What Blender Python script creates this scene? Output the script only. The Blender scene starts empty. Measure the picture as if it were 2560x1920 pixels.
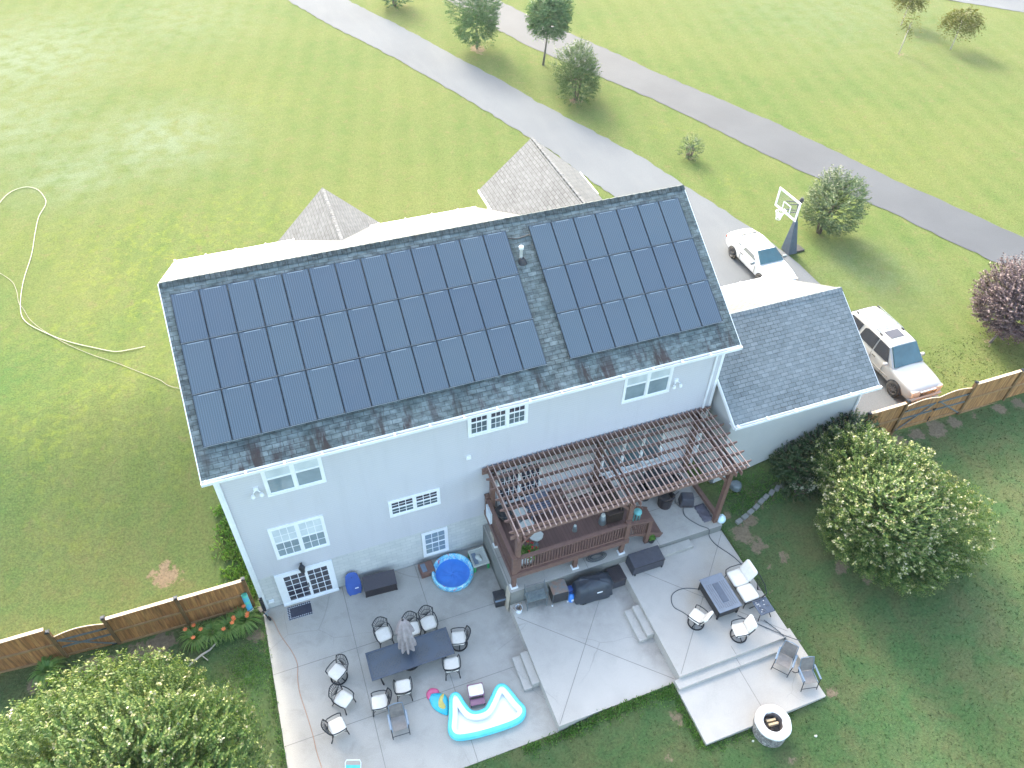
import bpy, bmesh, math, random
from mathutils import Vector, Matrix
random.seed(7)
R = math.radians
PI = math.pi
scene = bpy.context.scene
COL = scene.collection

# ------------------------------------------------------------------ camera
cam_d = bpy.data.cameras.new("Camera")
cam = bpy.data.objects.new("Camera", cam_d)
COL.objects.link(cam)
PAN, PIT, ROLL = 0.372974510, 0.776890632, 0.0257300814
fwd = Vector((math.sin(PAN)*math.cos(PIT), math.cos(PAN)*math.cos(PIT), -math.sin(PIT)))
rgt = Vector((math.cos(PAN), -math.sin(PAN), 0))
upv = rgt.cross(fwd)
r2 = rgt*math.cos(ROLL) + upv*math.sin(ROLL)
u2 = -rgt*math.sin(ROLL) + upv*math.cos(ROLL)
m = Matrix((( r2.x, u2.x, -fwd.x, 3.27139), (r2.y, u2.y, -fwd.y, -17.85556), (r2.z, u2.z, -fwd.z, 28.10648), (0, 0, 0, 1)))
cam.matrix_world = m
cam_d.sensor_width = 36.0
cam_d.lens = 1932.7713/2560*36
cam_d.clip_start = 0.5
cam_d.clip_end = 2500
scene.camera = cam

# ------------------------------------------------------------------ sky, sun, exposure
SUN_EL, SUN_AZ = R(32), R(-1)          # azimuth measured from +Y towards +X
w = bpy.data.worlds.new("World")
scene.world = w
w.use_nodes = True
nt = w.node_tree
bg = nt.nodes["Background"]
sky = nt.nodes.new("ShaderNodeTexSky")
sky.sky_type = 'NISHITA'
sky.sun_disc = False
sky.sun_elevation = SUN_EL
sky.sun_rotation = SUN_AZ
sky.dust_density = 4.0
sky.ozone_density = 0.35
wb = nt.nodes.new('ShaderNodeMixRGB'); wb.blend_type = 'MULTIPLY'; wb.inputs[0].default_value = 1; wb.inputs[2].default_value = (1.0, 1.01, .94, 1)   # thin haze warms the blue
nt.links.new(sky.outputs[0], wb.inputs[1]); nt.links.new(wb.outputs[0], bg.inputs[0])
bg.inputs[1].default_value = 0.15
sun_d = bpy.data.lights.new("Sun", 'SUN')
sun_d.energy = .76
sun_d.angle = R(10)
sun_d.color = (1.0, 1.0, 0.93)
sun = bpy.data.objects.new("Sun", sun_d)
COL.objects.link(sun)
sdir = Vector((math.sin(SUN_AZ)*math.cos(SUN_EL), math.cos(SUN_AZ)*math.cos(SUN_EL), math.sin(SUN_EL)))
sun.rotation_euler = (-sdir).to_track_quat('-Z', 'Y').to_euler()
sun.location = sdir*60
scene.view_settings.view_transform = 'Standard'
scene.view_settings.look = 'None'
scene.view_settings.exposure = 2.76
scene.view_settings.gamma = 1.0
scene.render.engine = 'CYCLES'
scene.cycles.max_bounces = 6
scene.cycles.transparent_max_bounces = 12

# ------------------------------------------------------------------ material helpers
class NT:
    def __init__(s, name):
        s.m = bpy.data.materials.new(name); s.m.use_nodes = True
        s.t = s.m.node_tree; s.b = s.t.nodes["Principled BSDF"]; s.out = s.t.nodes["Material Output"]
    def n(s, typ, **kw):
        nd = s.t.nodes.new("ShaderNode"+typ)
        for k, v in kw.items(): setattr(nd, k, v)
        return nd
    def l(s, a, b): s.t.links.new(a, b)
    def coord(s, which='Object'): return s.n('TexCoord').outputs[which]
    def noise(s, vec, scale, detail=3, rough=.55, dist=0):
        nd = s.n('TexNoise'); nd.inputs['Scale'].default_value = scale; nd.inputs['Detail'].default_value = detail
        nd.inputs['Roughness'].default_value = rough; nd.inputs['Distortion'].default_value = dist
        s.l(vec, nd.inputs['Vector']); return nd.outputs['Fac']
    def ramp(s, fac, a, b, ca=(0, 0, 0, 1), cb=(1, 1, 1, 1)):
        nd = s.n('ValToRGB'); nd.color_ramp.elements[0].position = a; nd.color_ramp.elements[1].position = b
        nd.color_ramp.elements[0].color = ca; nd.color_ramp.elements[1].color = cb
        s.l(fac, nd.inputs[0]); return nd.outputs[0]
    def mix(s, fac, a, b, mode='MIX'):
        nd = s.n('MixRGB'); nd.blend_type = mode
        for i, x in enumerate((fac, a, b)):
            if isinstance(x, (int, float)): nd.inputs[i].default_value = x
            elif isinstance(x, tuple): nd.inputs[i].default_value = (*x[:3], 1)
            else: s.l(x, nd.inputs[i])
        return nd.outputs[0]
    def math(s, op, a, b=0.0, c=None):
        nd = s.n('Math', operation=op)
        for i, x in enumerate((a, b) if c is None else (a, b, c)):
            if isinstance(x, (int, float)): nd.inputs[i].default_value = x
            else: s.l(x, nd.inputs[i])
        return nd.outputs[0]
    def attr(s, name):
        nd = s.n('Attribute'); nd.attribute_name = name; return nd
    def mapping(s, vec, sc=(1, 1, 1), rot=(0, 0, 0)):
        nd = s.n('Mapping'); nd.inputs['Scale'].default_value = sc; nd.inputs['Rotation'].default_value = rot
        s.l(vec, nd.inputs[0]); return nd.outputs[0]
    def bump(s, h, strength=.3, dist=.02):
        nd = s.n('Bump'); nd.inputs['Strength'].default_value = strength; nd.inputs['Distance'].default_value = dist
        s.l(h, nd.inputs['Height']); s.l(nd.outputs[0], s.b.inputs['Normal'])
    def color(s, c):
        if isinstance(c, tuple): s.b.inputs['Base Color'].default_value = (*c[:3], 1)
        else: s.l(c, s.b.inputs['Base Color'])
    def set(s, rough=.6, metal=0, spec=None, coat=None):
        s.b.inputs['Roughness'].default_value = rough; s.b.inputs['Metallic'].default_value = metal
        if spec is not None: s.b.inputs['Specular IOR Level'].default_value = spec
        if coat is not None: s.b.inputs['Coat Weight'].default_value = coat; s.b.inputs['Coat Roughness'].default_value = .05
        return s.m

def pm(name, c1, c2=None, scale=6., rough=.6, metal=0, spec=None, coat=None, bump=0, fine=0, bscale=40):
    """plain surface: two close colours mixed by noise, with a fine grain"""
    N = NT(name); co = N.coord()
    if c2 is None: c2 = tuple(x*.82 for x in c1)
    f = N.ramp(N.noise(co, scale, 4), .35, .65)
    c = N.mix(f, c1, c2)
    if fine: c = N.mix(fine, c, N.noise(co, 45, 2), 'OVERLAY')
    N.color(c)
    if bump: N.bump(N.noise(co, bscale, 3), bump, .01)
    return N.set(rough, metal, spec, coat)

M = {}
def shingle(name, ca, cb, dirty):
    N = NT(name); uv = N.coord('UV')
    br = N.n('TexBrick'); br.offset = .5; br.inputs['Scale'].default_value = 1
    br.inputs['Brick Width'].default_value = .34; br.inputs['Row Height'].default_value = .17
    br.inputs['Mortar Size'].default_value = .011; br.inputs['Mortar Smooth'].default_value = .3; br.inputs['Bias'].default_value = 0
    br.inputs['Color1'].default_value = (*ca, 1); br.inputs['Color2'].default_value = (*cb, 1)
    br.inputs['Mortar'].default_value = tuple(x*.33 for x in ca)+(1,)
    N.l(uv, br.inputs['Vector'])
    big = N.ramp(N.noise(uv, .55, 4), .38, .66)
    c = N.mix(N.math('MULTIPLY', big, .35), br.outputs[0], tuple(x*1.25 for x in cb))
    tabs = N.noise(N.mapping(uv, (3, 5.9, 1)), 1.0, 2)
    c = N.mix(.5 if dirty else .16, c, N.ramp(tabs, .3, .72), 'OVERLAY')
    if dirty:
        st = N.noise(N.mapping(uv, (2.6, .55, 1)), 1.0, 4, .6, .4)
        low = N.attr('stain').outputs['Fac']
        c = N.mix(N.math('MULTIPLY', N.ramp(st, .5, .62), low), c, (.036, .020, .020))
        st2 = N.noise(N.mapping(uv, (1.1, .5, 1)), 1.0, 4, .6, .4)
        c = N.mix(N.math('MULTIPLY', N.ramp(st2, .45, .7), .45), c, (.035, .06, .055))
    gr = N.noise(uv, 60, 2)
    c = N.mix(.3, c, gr, 'OVERLAY')
    N.color(c)
    N.bump(N.math('MULTIPLY', br.outputs['Fac'], -1.0), .5, .01)
    return N.set(.82, spec=.35)
M['shingle_rear'] = shingle('shingle_rear', (.075, .098, .105), (.13, .16, .165), True)
M['shingle_garage'] = shingle('shingle_garage', (.12, .143, .155), (.165, .19, .203), False)
M['shingle_front'] = shingle('shingle_front', (.105, .110, .118), (.128, .133, .142), False)

def siding(name, base, step):
    N = NT(name); co = N.coord()
    sx = N.n('SeparateXYZ'); N.l(co, sx.inputs[0])
    fr = N.math('FRACT', N.math('MULTIPLY', sx.outputs[2], 1/step))
    ln = N.ramp(fr, .0, .1)
    c = N.mix(ln, tuple(x*.74 for x in base), base)
    c = N.mix(N.math('MULTIPLY', N.ramp(N.noise(co, .6, 4), .3, .8), .3), c, tuple(x*.9 for x in base))
    dn = N.ramp(N.noise(N.mapping(co, (2.2, 2.2, .22)), 1.0, 5, .6), .5, .75)
    c = N.mix(N.math('MULTIPLY', dn, .22), c, tuple(x*.72 for x in base))
    N.color(c); N.bump(fr, .6, .012)
    return N.set(.55)
M['siding'] = siding('siding', (.565, .56, .59), .115)
N = NT('painted_block'); co = N.coord()
br = N.n('TexBrick'); br.inputs['Scale'].default_value = 1; br.inputs['Brick Width'].default_value = .42; br.inputs['Row Height'].default_value = .2
br.inputs['Mortar Size'].default_value = .008
br.inputs['Color1'].default_value = (.60, .60, .58, 1); br.inputs['Color2'].default_value = (.53, .54, .525, 1); br.inputs['Mortar'].default_value = (.43, .44, .44, 1)
sx = N.n('SeparateXYZ'); N.l(co, sx.inputs[0]); cx = N.n('CombineXYZ'); N.l(N.math('ADD', sx.outputs[0], sx.outputs[1]), cx.inputs[0]); N.l(sx.outputs[2], cx.inputs[1])
N.l(cx.outputs[0], br.inputs['Vector'])
c = N.mix(N.math('MULTIPLY', N.ramp(N.noise(co, 1.3, 5), .4, .7), .35), br.outputs[0], (.33, .35, .36))
N.color(c); N.bump(N.math('MULTIPLY', br.outputs['Fac'], -1), .4, .01)
M['block'] = N.set(.7)
M['white'] = pm('white_trim', (.82, .83, .84), (.78, .79, .8), 3, .4)
M['gutter'] = pm('white_gutter', (.78, .79, .8), (.7, .71, .72), 4, .35)
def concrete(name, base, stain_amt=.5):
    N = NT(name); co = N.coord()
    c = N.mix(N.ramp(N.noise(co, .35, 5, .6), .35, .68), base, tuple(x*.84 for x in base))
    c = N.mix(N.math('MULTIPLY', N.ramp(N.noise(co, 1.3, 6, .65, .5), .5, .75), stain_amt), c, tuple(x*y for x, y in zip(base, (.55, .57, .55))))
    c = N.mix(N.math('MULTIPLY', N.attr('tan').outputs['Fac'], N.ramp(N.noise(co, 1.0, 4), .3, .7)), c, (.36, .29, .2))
    dk = N.math('MULTIPLY', N.attr('dark_patch').outputs['Fac'], N.ramp(N.noise(co, 2.0, 5), .3, .7))  # blotchy darker patches at the listed spots
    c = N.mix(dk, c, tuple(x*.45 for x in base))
    # hairline cracks
    v = N.n('TexVoronoi'); v.feature = 'DISTANCE_TO_EDGE'; v.inputs['Scale'].default_value = .33
    wob = N.mix(.22, co, N.n('TexNoise').outputs['Color'])
    N.l(wob, v.inputs['Vector'])
    cr = N.math('MULTIPLY', N.math('LESS_THAN', v.outputs['Distance'], .003), N.ramp(N.noise(co, .3, 2), .5, .56))
    c = N.mix(N.math('MULTIPLY', cr, .22), c, (.1, .11, .11))
    c = N.mix(.25, c, N.noise(co, 38, 3), 'OVERLAY')
    N.color(c); N.bump(N.noise(co, 25, 4), .15, .006)
    return N.set(.85)
M['concrete'] = concrete('concrete', (.42, .395, .36))
M['concrete_pale'] = concrete('concrete_pale', (.44, .41, .375), .25)
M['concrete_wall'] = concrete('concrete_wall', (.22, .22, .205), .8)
M['joint'] = pm('joint_dark', (.23, .225, .21), rough=.9)
N = NT('asphalt'); co = N.coord()
c = N.mix(N.ramp(N.noise(co, .12, 5, .6), .35, .68), (.128, .138, .150), (.108, .117, .130))
c = N.mix(N.math('MULTIPLY', N.ramp(N.noise(N.mapping(co, (.9, .18, 1), (0, 0, .4)), 1.0, 4), .45, .75), .35), c, (.15, .158, .168))
c = N.mix(.35, c, N.noise(co, 16, 4, .7), 'OVERLAY')
N.color(c); N.bump(N.noise(co, 30, 3), .3, .01); M['asphalt'] = N.set(.95, spec=.12)
M['asphalt2'] = pm('asphalt_dark', (.056, .063, .076), (.045, .051, .063), .25, .85, fine=.4)

# grass: mottled lawn with painted-by-place tone attributes (clover, painted tree shade, dry patches, bare earth)
def grass_mat(name, blades=False):
    N = NT(name)
    co = N.n('NewGeometry').outputs['Position']
    a = N.ramp(N.noise(co, .13, 5, .6, .3), .34, .66)
    b = N.ramp(N.noise(co, .9, 5, .65, .4), .36, .66)
    c3 = N.ramp(N.noise(co, 4.5, 4, .7), .32, .7)
    c = N.mix(a, (.078, .118, .034), (.112, .134, .044))
    mow = N.n('TexWave'); mow.inputs['Scale'].default_value = .16; mow.inputs['Distortion'].default_value = 1.2; mow.inputs['Detail'].default_value = 1; N.l(N.mapping(co, (1, 1, 1), (0, 0, .25)), mow.inputs['Vector'])
    c = N.mix(N.math('MULTIPLY', mow.outputs['Fac'], .22), c, (.15, .165, .07))
    c = N.mix(N.math('MULTIPLY', b, .4), c, (.135, .138, .055))
    c = N.mix(N.math('MULTIPLY', c3, .35), c, (.042, .078, .018))
    dry = N.ramp(N.noise(co, 1.7, 6, .7, .6), .56, .68)
    c = N.mix(N.math('MULTIPLY', dry, .45), c, (.15, .115, .065))
    yl = N.math('MULTIPLY', N.ramp(N.noise(co, 2.2, 6, .75, .5), .5, .6), N.attr('yellow').outputs['Fac'])
    c = N.mix(N.math('MULTIPLY', yl, .5), c, (.17, .20, .03))
    pale = N.math('MULTIPLY', N.attr('pale').outputs['Fac'], N.ramp(N.noise(co, .8, 5, .6), .3, .6))
    c = N.mix(pale, c, (.135, .165, .10))
    lush_shade = N.math('MULTIPLY', N.attr('lush_shade').outputs['Fac'], N.ramp(N.noise(co, 1.5, 5, .7), .25, .65))
    c = N.mix(lush_shade, c, (.045, .105, .03))
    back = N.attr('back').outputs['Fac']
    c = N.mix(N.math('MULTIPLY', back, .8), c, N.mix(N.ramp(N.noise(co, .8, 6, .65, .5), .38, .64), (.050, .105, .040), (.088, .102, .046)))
    dirt = N.math('MULTIPLY', N.attr('dirt').outputs['Fac'], 1.0)
    dm = N.ramp(N.math('ADD', dirt, N.math('MULTIPLY', N.math('SUBTRACT', N.noise(co, 3.2, 6, .7), .5), 1.3)), .48, .6)
    c = N.mix(dm, c, N.mix(N.noise(co, 7, 4), (.22, .17, .115), (.14, .11, .075)))
    c = N.mix(.45, c, N.ramp(N.noise(co, 11, 4, .75), .22, .78), 'OVERLAY')
    if blades: c = N.mix(.55, c, N.attr('rnd').outputs['Color'], 'OVERLAY')
    N.color(c); 
    if not blades: N.bump(N.noise(co, 14, 5, .75), .9, .05)
    return N.set(1.0, spec=.06)
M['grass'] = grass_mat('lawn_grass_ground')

def leafmat(name, cols, translucent=.35, spec=.35):
    """leaf colour picked per leaf from a short ramp"""
    N = NT(name)
    nd = N.n('ValToRGB'); nd.color_ramp.interpolation = 'LINEAR'
    els = nd.color_ramp.elements
    while len(els) < len(cols): els.new(.5)
    for i, cc in enumerate(cols): els[i].position = i/(len(cols)-1); els[i].color = (*cc, 1)
    N.l(N.attr('rnd').outputs['Fac'], nd.inputs[0])
    N.color(nd.outputs[0]); N.set(.5, spec=spec)
    tr = N.n('BsdfTranslucent'); N.l(N.mix(1, nd.outputs[0], (1, 1, .6), 'MULTIPLY'), tr.inputs[0])
    mx = N.n('MixShader'); mx.inputs[0].default_value = translucent
    N.l(N.b.outputs[0], mx.inputs[1]); N.l(tr.outputs[0], mx.inputs[2]); N.l(mx.outputs[0], N.out.inputs[0])
    return N.m

# ------------------------------------------------------------------ mesh builder
class MB:
    def __init__(s): s.v = []; s.f = []; s.mi = []; s.rn = []; s.uv = []
    def add(s, vs, fs, mi=0, rn=0.5):
        o = len(s.v); s.v += [tuple(x) for x in vs]
        for f in fs: s.f.append(tuple(i+o for i in f)); s.mi.append(mi); s.rn.append(rn)
        return s
    def box(s, x0, x1, y0, y1, z0, z1, mi=0):
        vs = [(x0, y0, z0), (x1, y0, z0), (x1, y1, z0), (x0, y1, z0), (x0, y0, z1), (x1, y0, z1), (x1, y1, z1), (x0, y1, z1)]
        return s.add(vs, [(0, 3, 2, 1), (4, 5, 6, 7), (0, 1, 5, 4), (1, 2, 6, 5), (2, 3, 7, 6), (3, 0, 4, 7)], mi)
    def obox(s, c, d, rz=0, mi=0, taper=1.0):
        hx, hy, hz = d[0]/2, d[1]/2, d[2]/2; cs, sn = math.cos(rz), math.sin(rz); vs = []
        for z in (-hz, hz):
            k = taper if z > 0 else 1
            for x, y in ((-hx, -hy), (hx, -hy), (hx, hy), (-hx, hy)):
                vs.append((c[0]+(x*cs-y*sn)*k, c[1]+(x*sn+y*cs)*k, c[2]+z))
        return s.add(vs, [(0, 3, 2, 1), (4, 5, 6, 7), (0, 1, 5, 4), (1, 2, 6, 5), (2, 3, 7, 6), (3, 0, 4, 7)], mi)
    def bar(s, p, q, w_, h, mi=0, up=(0, 0, 1)):
        p, q = Vector(p), Vector(q); d = (q-p).normalized(); u = Vector(up)
        if abs(d.dot(u)) > .98: u = Vector((0, 1, 0))
        a = d.cross(u).normalized()*w_/2; b = a.cross(d).normalized()*h/2
        vs = [p-a-b, p+a-b, p+a+b, p-a+b, q-a-b, q+a-b, q+a+b, q-a+b]
        return s.add(vs, [(0, 1, 2, 3), (7, 6, 5, 4), (0, 4, 5, 1), (1, 5, 6, 2), (2, 6, 7, 3), (3, 7, 4, 0)], mi)
    def tube(s, pts, r, n=6, closed=False, mi=0, rn=.5):
        pts = [Vector(p) for p in pts]; k = len(pts); o = len(s.v); rs = r if isinstance(r, (list, tuple)) else [r]*k
        prev = None
        for i, p in enumerate(pts):
            if closed: d = pts[(i+1) % k]-pts[i-1]
            else: d = pts[min(i+1, k-1)]-pts[max(i-1, 0)]
            d.normalize()
            if prev is None:
                a = d.orthogonal().normalized()
            else:
                a = (prev-d*prev.dot(d))
                a = a.normalized() if a.length > 1e-6 else d.orthogonal().normalized()
            prev = a; b = d.cross(a)
            for j in range(n):
                t = 2*PI*j/n; s.v.append(tuple(p+a*math.cos(t)*rs[i]+b*math.sin(t)*rs[i]))
        for i in range(k if closed else k-1):
            i2 = (i+1) % k
            for j in range(n):
                j2 = (j+1) % n
                s.f.append((o+i*n+j, o+i*n+j2, o+i2*n+j2, o+i2*n+j)); s.mi.append(mi); s.rn.append(rn)
        if not closed:
            s.f.append(tuple(o+j for j in range(n))[::-1]); s.mi.append(mi); s.rn.append(rn)
            s.f.append(tuple(o+(k-1)*n+j for j in range(n))); s.mi.append(mi); s.rn.append(rn)
        return s
    def lathe(s, prof, n=24, c=(0, 0, 0), mi=0, sy=1.0, wob=0, axis='z'):
        o = len(s.v); k = len(prof)
        for (r, z) in prof:
            for j in range(n):
                t = 2*PI*j/n; rr = r*(1+wob*math.sin(t*7+z*3)+wob*math.sin(t*3))
                a, b = rr*math.cos(t), rr*math.sin(t)*sy
                if axis == 'z': s.v.append((c[0]+a, c[1]+b, c[2]+z))
                else: s.v.append((c[0]+z, c[1]+a, c[2]+b))
        for i in range(k-1):
            for j in range(n):
                j2 = (j+1) % n; s.f.append((o+i*n+j, o+i*n+j2, o+(i+1)*n+j2, o+(i+1)*n+j)); s.mi.append(mi); s.rn.append(.5)
        return s
    def disc(s, c, r, n=20, mi=0, flip=False):
        vs = [(c[0]+r*math.cos(2*PI*j/n), c[1]+r*math.sin(2*PI*j/n), c[2]) for j in range(n)]
        return s.add(vs, [tuple(range(n))], mi)
    def prism(s, poly, z0, z1, mi=0, top_mi=None):
        n = len(poly); vs = [(x, y, z0) for x, y in poly]+[(x, y, z1) for x, y in poly]
        s.add(vs, [tuple(range(n))[::-1]]+[(i, (i+1) % n, n+(i+1) % n, n+i) for i in range(n)], mi)
        s.f.append(tuple(len(s.v)-n+i for i in range(n))); s.mi.append(mi if top_mi is None else top_mi); s.rn.append(.5)
        return s
    def build(s, name, mats, parent=None, smooth=False, subsurf=0, bevel=0, rnd=False, uvf=None, loc=None, auto=False):
        me = bpy.data.meshes.new(name); me.from_pydata(s.v, [], s.f); me.update()
        if not isinstance(mats, (list, tuple)): mats = [mats]
        for x in mats: me.materials.append(x)
        if len(mats) > 1: me.polygons.foreach_set('material_index', s.mi)
        if smooth: me.polygons.foreach_set('use_smooth', [True]*len(me.polygons))
        if rnd:
            at = me.attributes.new('rnd', 'FLOAT', 'FACE'); at.data.foreach_set('value', s.rn)
        if uvf:
            uv = me.uv_layers.new(name='UVMap')
            for lp in me.loops: uv.data[lp.index].uv = uvf(s.v[lp.vertex_index])
        o = bpy.data.objects.new(name, me); COL.objects.link(o)
        if parent: o.parent = parent
        if loc: o.location = loc
        if bevel:
            md = o.modifiers.new('Bevel', 'BEVEL'); md.width = bevel; md.segments = 2; md.limit_method = 'ANGLE'
        if subsurf:
            md = o.modifiers.new('Subsurf', 'SUBSURF'); md.levels = subsurf; md.render_levels = subsurf
        return o

def tag(o, label=None, cat=None, group=None, kind=None):
    if label: o['label'] = label
    if cat: o['category'] = cat
    if group: o['group'] = group
    if kind: o['kind'] = kind
    return o
def empty(name, loc=(0, 0, 0), rz=0, **kw):
    o = bpy.data.objects.new(name, None); COL.objects.link(o); o.location = loc; o.rotation_euler = (0, 0, rz)
    o.empty_display_size = .2
    return tag(o, **kw)
def struct(o): o['kind'] = 'structure'; return o
def copy_tree(src, parent=None):
    kids = [c for c in list(src.children)]
    c = src.copy(); COL.objects.link(c)
    if parent: c.parent = parent
    for ch in kids: copy_tree(ch, c)
    return c
def pip(x, y, poly):
    ins = False; n = len(poly)
    for i in range(n):
        x1, y1 = poly[i]; x2, y2 = poly[(i+1) % n]
        if (y1 > y) != (y2 > y) and x < (x2-x1)*(y-y1)/(y2-y1)+x1: ins = not ins
    return ins
def lerp(a, b, t): return a+(b-a)*t
def sstep(x, a, b):
    t = max(0, min(1, (x-a)/(b-a))); return t*t*(3-2*t)
def interp(x, tab):
    if x <= tab[0][0]: return tab[0][1]
    for (a, b), (c, d) in zip(tab, tab[1:]):
        if x <= c: return b+(d-b)*(x-a)/(c-a)
    return tab[-1][1]

# ------------------------------------------------------------------ terrain
DRIVE = [(10.2, 63), (10.7, 61.5), (13.0, 54.7), (17.2, 44.6), (18.0, 42.1), (20.5, 35.0), (22.4, 29.0), (23.2, 26.4), (24.6, 20.0), (24.2, 15.5), (21.8, 12.4), (19.6, 11.2),
         (19.5, 6.2), (26.0, 6.2), (26.0, -1.6), (31.35, -1.6), (31.6, 3.5), (31.5, 8.4), (31.4, 10.4), (31.0, 14.1), (30.4, 16.3), (29.8, 18.8), (29.3, 21.1), (28.6, 24.1), (27.4, 27.5), (26.5, 29.9),
         (25.2, 33.5), (23.9, 38.0), (21.8, 43.9), (19.0, 52.3), (16.8, 57.7), (14.2, 64.5), (6, 86), (2, 84)]
LANE_L = [(14, 88), (25.0, 57.1), (26.8, 49.6), (28.2, 44.4), (29.6, 41.1), (31.6, 36.4), (33.4, 32.2), (35.0, 27.7), (36.8, 22.0), (37.7, 19.4), (38.5, 17.3), (39.3, 15.0), (40.4, 12.2), (41.3, 9.3), (42.6, 5.9), (43.3, 3.6), (46, -6)]
LANE_R = [(18, 90), (28.8, 58.6), (30.9, 51.1), (32.8, 45.9), (35.0, 39.9), (35.9, 36.9), (37.6, 32.2), (39.0, 28.9), (40.4, 25.1), (41.3, 22.0), (42.3, 18.8), (43.1, 15.9), (44.3, 12.6), (45.9, 7.9), (47.2, 3.6), (50, -6)]
HX = [(-30, .9), (-9.3, .48), (-5, .1), (-3, 0), (9.1, 0), (10.5, .4), (13.6, .8), (18.7, 1.25), (22.7, 1.5), (26, 2.0), (36, 2.05), (60, 2.2)]
def terr(x, y):
    hr = interp(x, HX)+.08*(y+2)*sstep(x, 10, 18)
    if y < -8.4 and 9.2 < x < 13.6: hr = min(hr, .47)
    s = sstep(y, .5, 12.5)*(1-sstep(x, 18, 26))+sstep(y, -1.95, -1.3)*sstep(x, 18, 26)
    return lerp(hr, 2.53, s)
BLOCKS = [(-.1, 9.13, -8.35, 0.02), (9.1, 13.85, -8.35, -3.2), (9.1, 18.55, -3.4, 0.02), (13.8, 18.62, -8.4, -3.3), (13.62, 18.58, -10.68, -8.35), (0, 19.05, 0, 10.85), (19.2, 26, -1.28, 6.2)]
def frange(a, b, st):
    n = int(round((b-a)/st)); return [a+(b-a)*i/n for i in range(n)]
xs = [-400, -200, -120]+frange(-80, -12, 2)+frange(-12, 40, .25)+frange(40, 120, 2)+[120, 200, 420]
ys = [-300, -120]+frange(-60, -18, 2)+frange(-18, 15, .25)+frange(15, 34, .6)+frange(34, 120, 2.2)+[120, 200, 420]
for b in BLOCKS:
    for e in b[:2]: xs += [e-.012, e+.012]
    for e in b[2:]: ys += [e-.012, e+.012]
def uniq(a):
    a = sorted(a); o = [a[0]]
    for v in a[1:]:
        if v-o[-1] > .008: o.append(v)
    return o
xs, ys = uniq(xs), uniq(ys)
# tone blobs: (x, y, radius, strength)
DIRT = [(-3.6, 2.7, .9, .75), (-5.2, 2.2, .3, .6), (-3.9, -.15, .7, .9), (-4.8, -.3, .6, .9), (-5.9, -.5, .6, .95), (-6.4, -.3, .5, .95), (-2.9, -.2, .4, .6), (-.45, -1.0, .45, .85), (-.4, -1.7, .35, .6),
        (-8.1, -.5, .5, .8), (27.2, -2.35, .5, .7), (28.3, -2.4, .5, .9), (29.3, -2.35, .5, .9), (30.4, -2.35, .6, .95), (31.5, -2.3, .5, .85), (32.7, -2.3, .4, .6), (34.2, -2.35, .5, .8), (35.3, -2.35, .5, .8),
        (19.3, -3.9, .6, .9), (19.9, -3.45, .45, .85), (19.6, -4.6, .55, .75), (19.1, -2.9, .35, .7), (19.0, -6.5, .3, .5), (20.3, -5.4, .35, .85), (19.5, -5.6, .4, .6), (20.7, -2.95, .4, .7), (21.5, -2.8, .35, .6), (22.6, -2.9, .5, .55),
        (22.2, -6.6, .5, .75), (22.9, -7.4, .4, .7), (21.1, -8.5, .35, .6), (13.2, -9.5, .45, .7), (13.3, -10.4, .35, .5), (12.3, -10.6, .4, .6), (18.9, -10.6, .35, .7), (16.3, -12.1, .5, .6), (28.9, -6.4, .5, .6),
        (31.5, -2.6, .4, .5), (19.9, -1.6, .4, .5), (24.0, 44.7, .8, 1.1), (27.95, 33.4, .7, 1.0), (31.7, 23.0, .5, .9), (36.6, 1.2, .6, .6), (19.9, 57, .8, 1.), (-1.2, 1.4, .5, .5), (-.9, 3.0, .5, .6), (-.5, 4.6, .5, .5), (57.8, 33.1, .7, .7), (62.9, 32.5, .5, .6)]
LUSH_SHADE = [(-1.5, -2.5, 2.0, 1), (-6.5, -2, 2, .9), (-.9, 2.5, .9, .9), (20.5, -2.2, 1.3, 1), (22, -2, 1.5, 1), (10.4, -9.0, .55, 1), (12.2, -8.8, .5, 1), (13.2, -8.8, .5, 1), (8.6, -8.9, .5, .9), (15, -11.2, .8, .8), (21, -12, 3, .7), (-10, 15, 3, .8), (-11, 8, 2.5, .9), (-12, 20, 3, .7), (19.2, -8.8, .6, .7)]  # green clumps; the far-left blobs paint in the shadow of an off-frame tree
YEL = [(-3, 23, 5, .9), (-7, 17, 3, .8), (2, 25, 4, .7), (-8, 10, 3, .9), (-5, 12, 4, .7), (-7, 5.5, 2.5, .7), (-3, 8, 3, .5), (-2.5, 18, 3.5, .9), (5, 40, 6, .3), (-8, 26, 3, .5), (33, 19, 2, .6), (36, 14, 2, .5), (45, 20, 5, .3), (32, 27, 2, .5)]
PALE = [(-2, 37, 5, 1), (-7, 34, 4, .8), (-12, 55, 9, 1), (-12, 42, 6, .8), (26.5, -12, 3, .8), (20.5, -12.5, 2, .9), (34, -7, 3, .6), (0, 60, 8, .5), (35, 8, 3, .4), (60, 45, 12, .4)]
def blob(x, y, L, k=1.0):
    v = 0
    for bx, by, r, s in L:
        d = (x-bx)**2+(y-by)**2
        if d < 6*r*r: v = max(v, s*math.exp(-d/(r*r)))
    return v
tv = []; at = {'dirt': [], 'lush_shade': [], 'yellow': [], 'pale': [], 'back': []}
for y in ys:
    for x in xs:
        z = terr(x, y)
        for b in BLOCKS:
            if b[0] < x < b[1] and b[2] < y < b[3]: z = -.4; break
        tv.append((x, y, z))
        at['dirt'].append(blob(x, y, DIRT)); at['lush_shade'].append(blob(x, y, LUSH_SHADE)); at['yellow'].append(blob(x, y, YEL)); at['pale'].append(blob(x, y, PALE))
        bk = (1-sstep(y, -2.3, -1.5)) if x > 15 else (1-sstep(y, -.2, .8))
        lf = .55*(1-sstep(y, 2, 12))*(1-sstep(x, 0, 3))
        at['back'].append(max(bk, lf))
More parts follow.
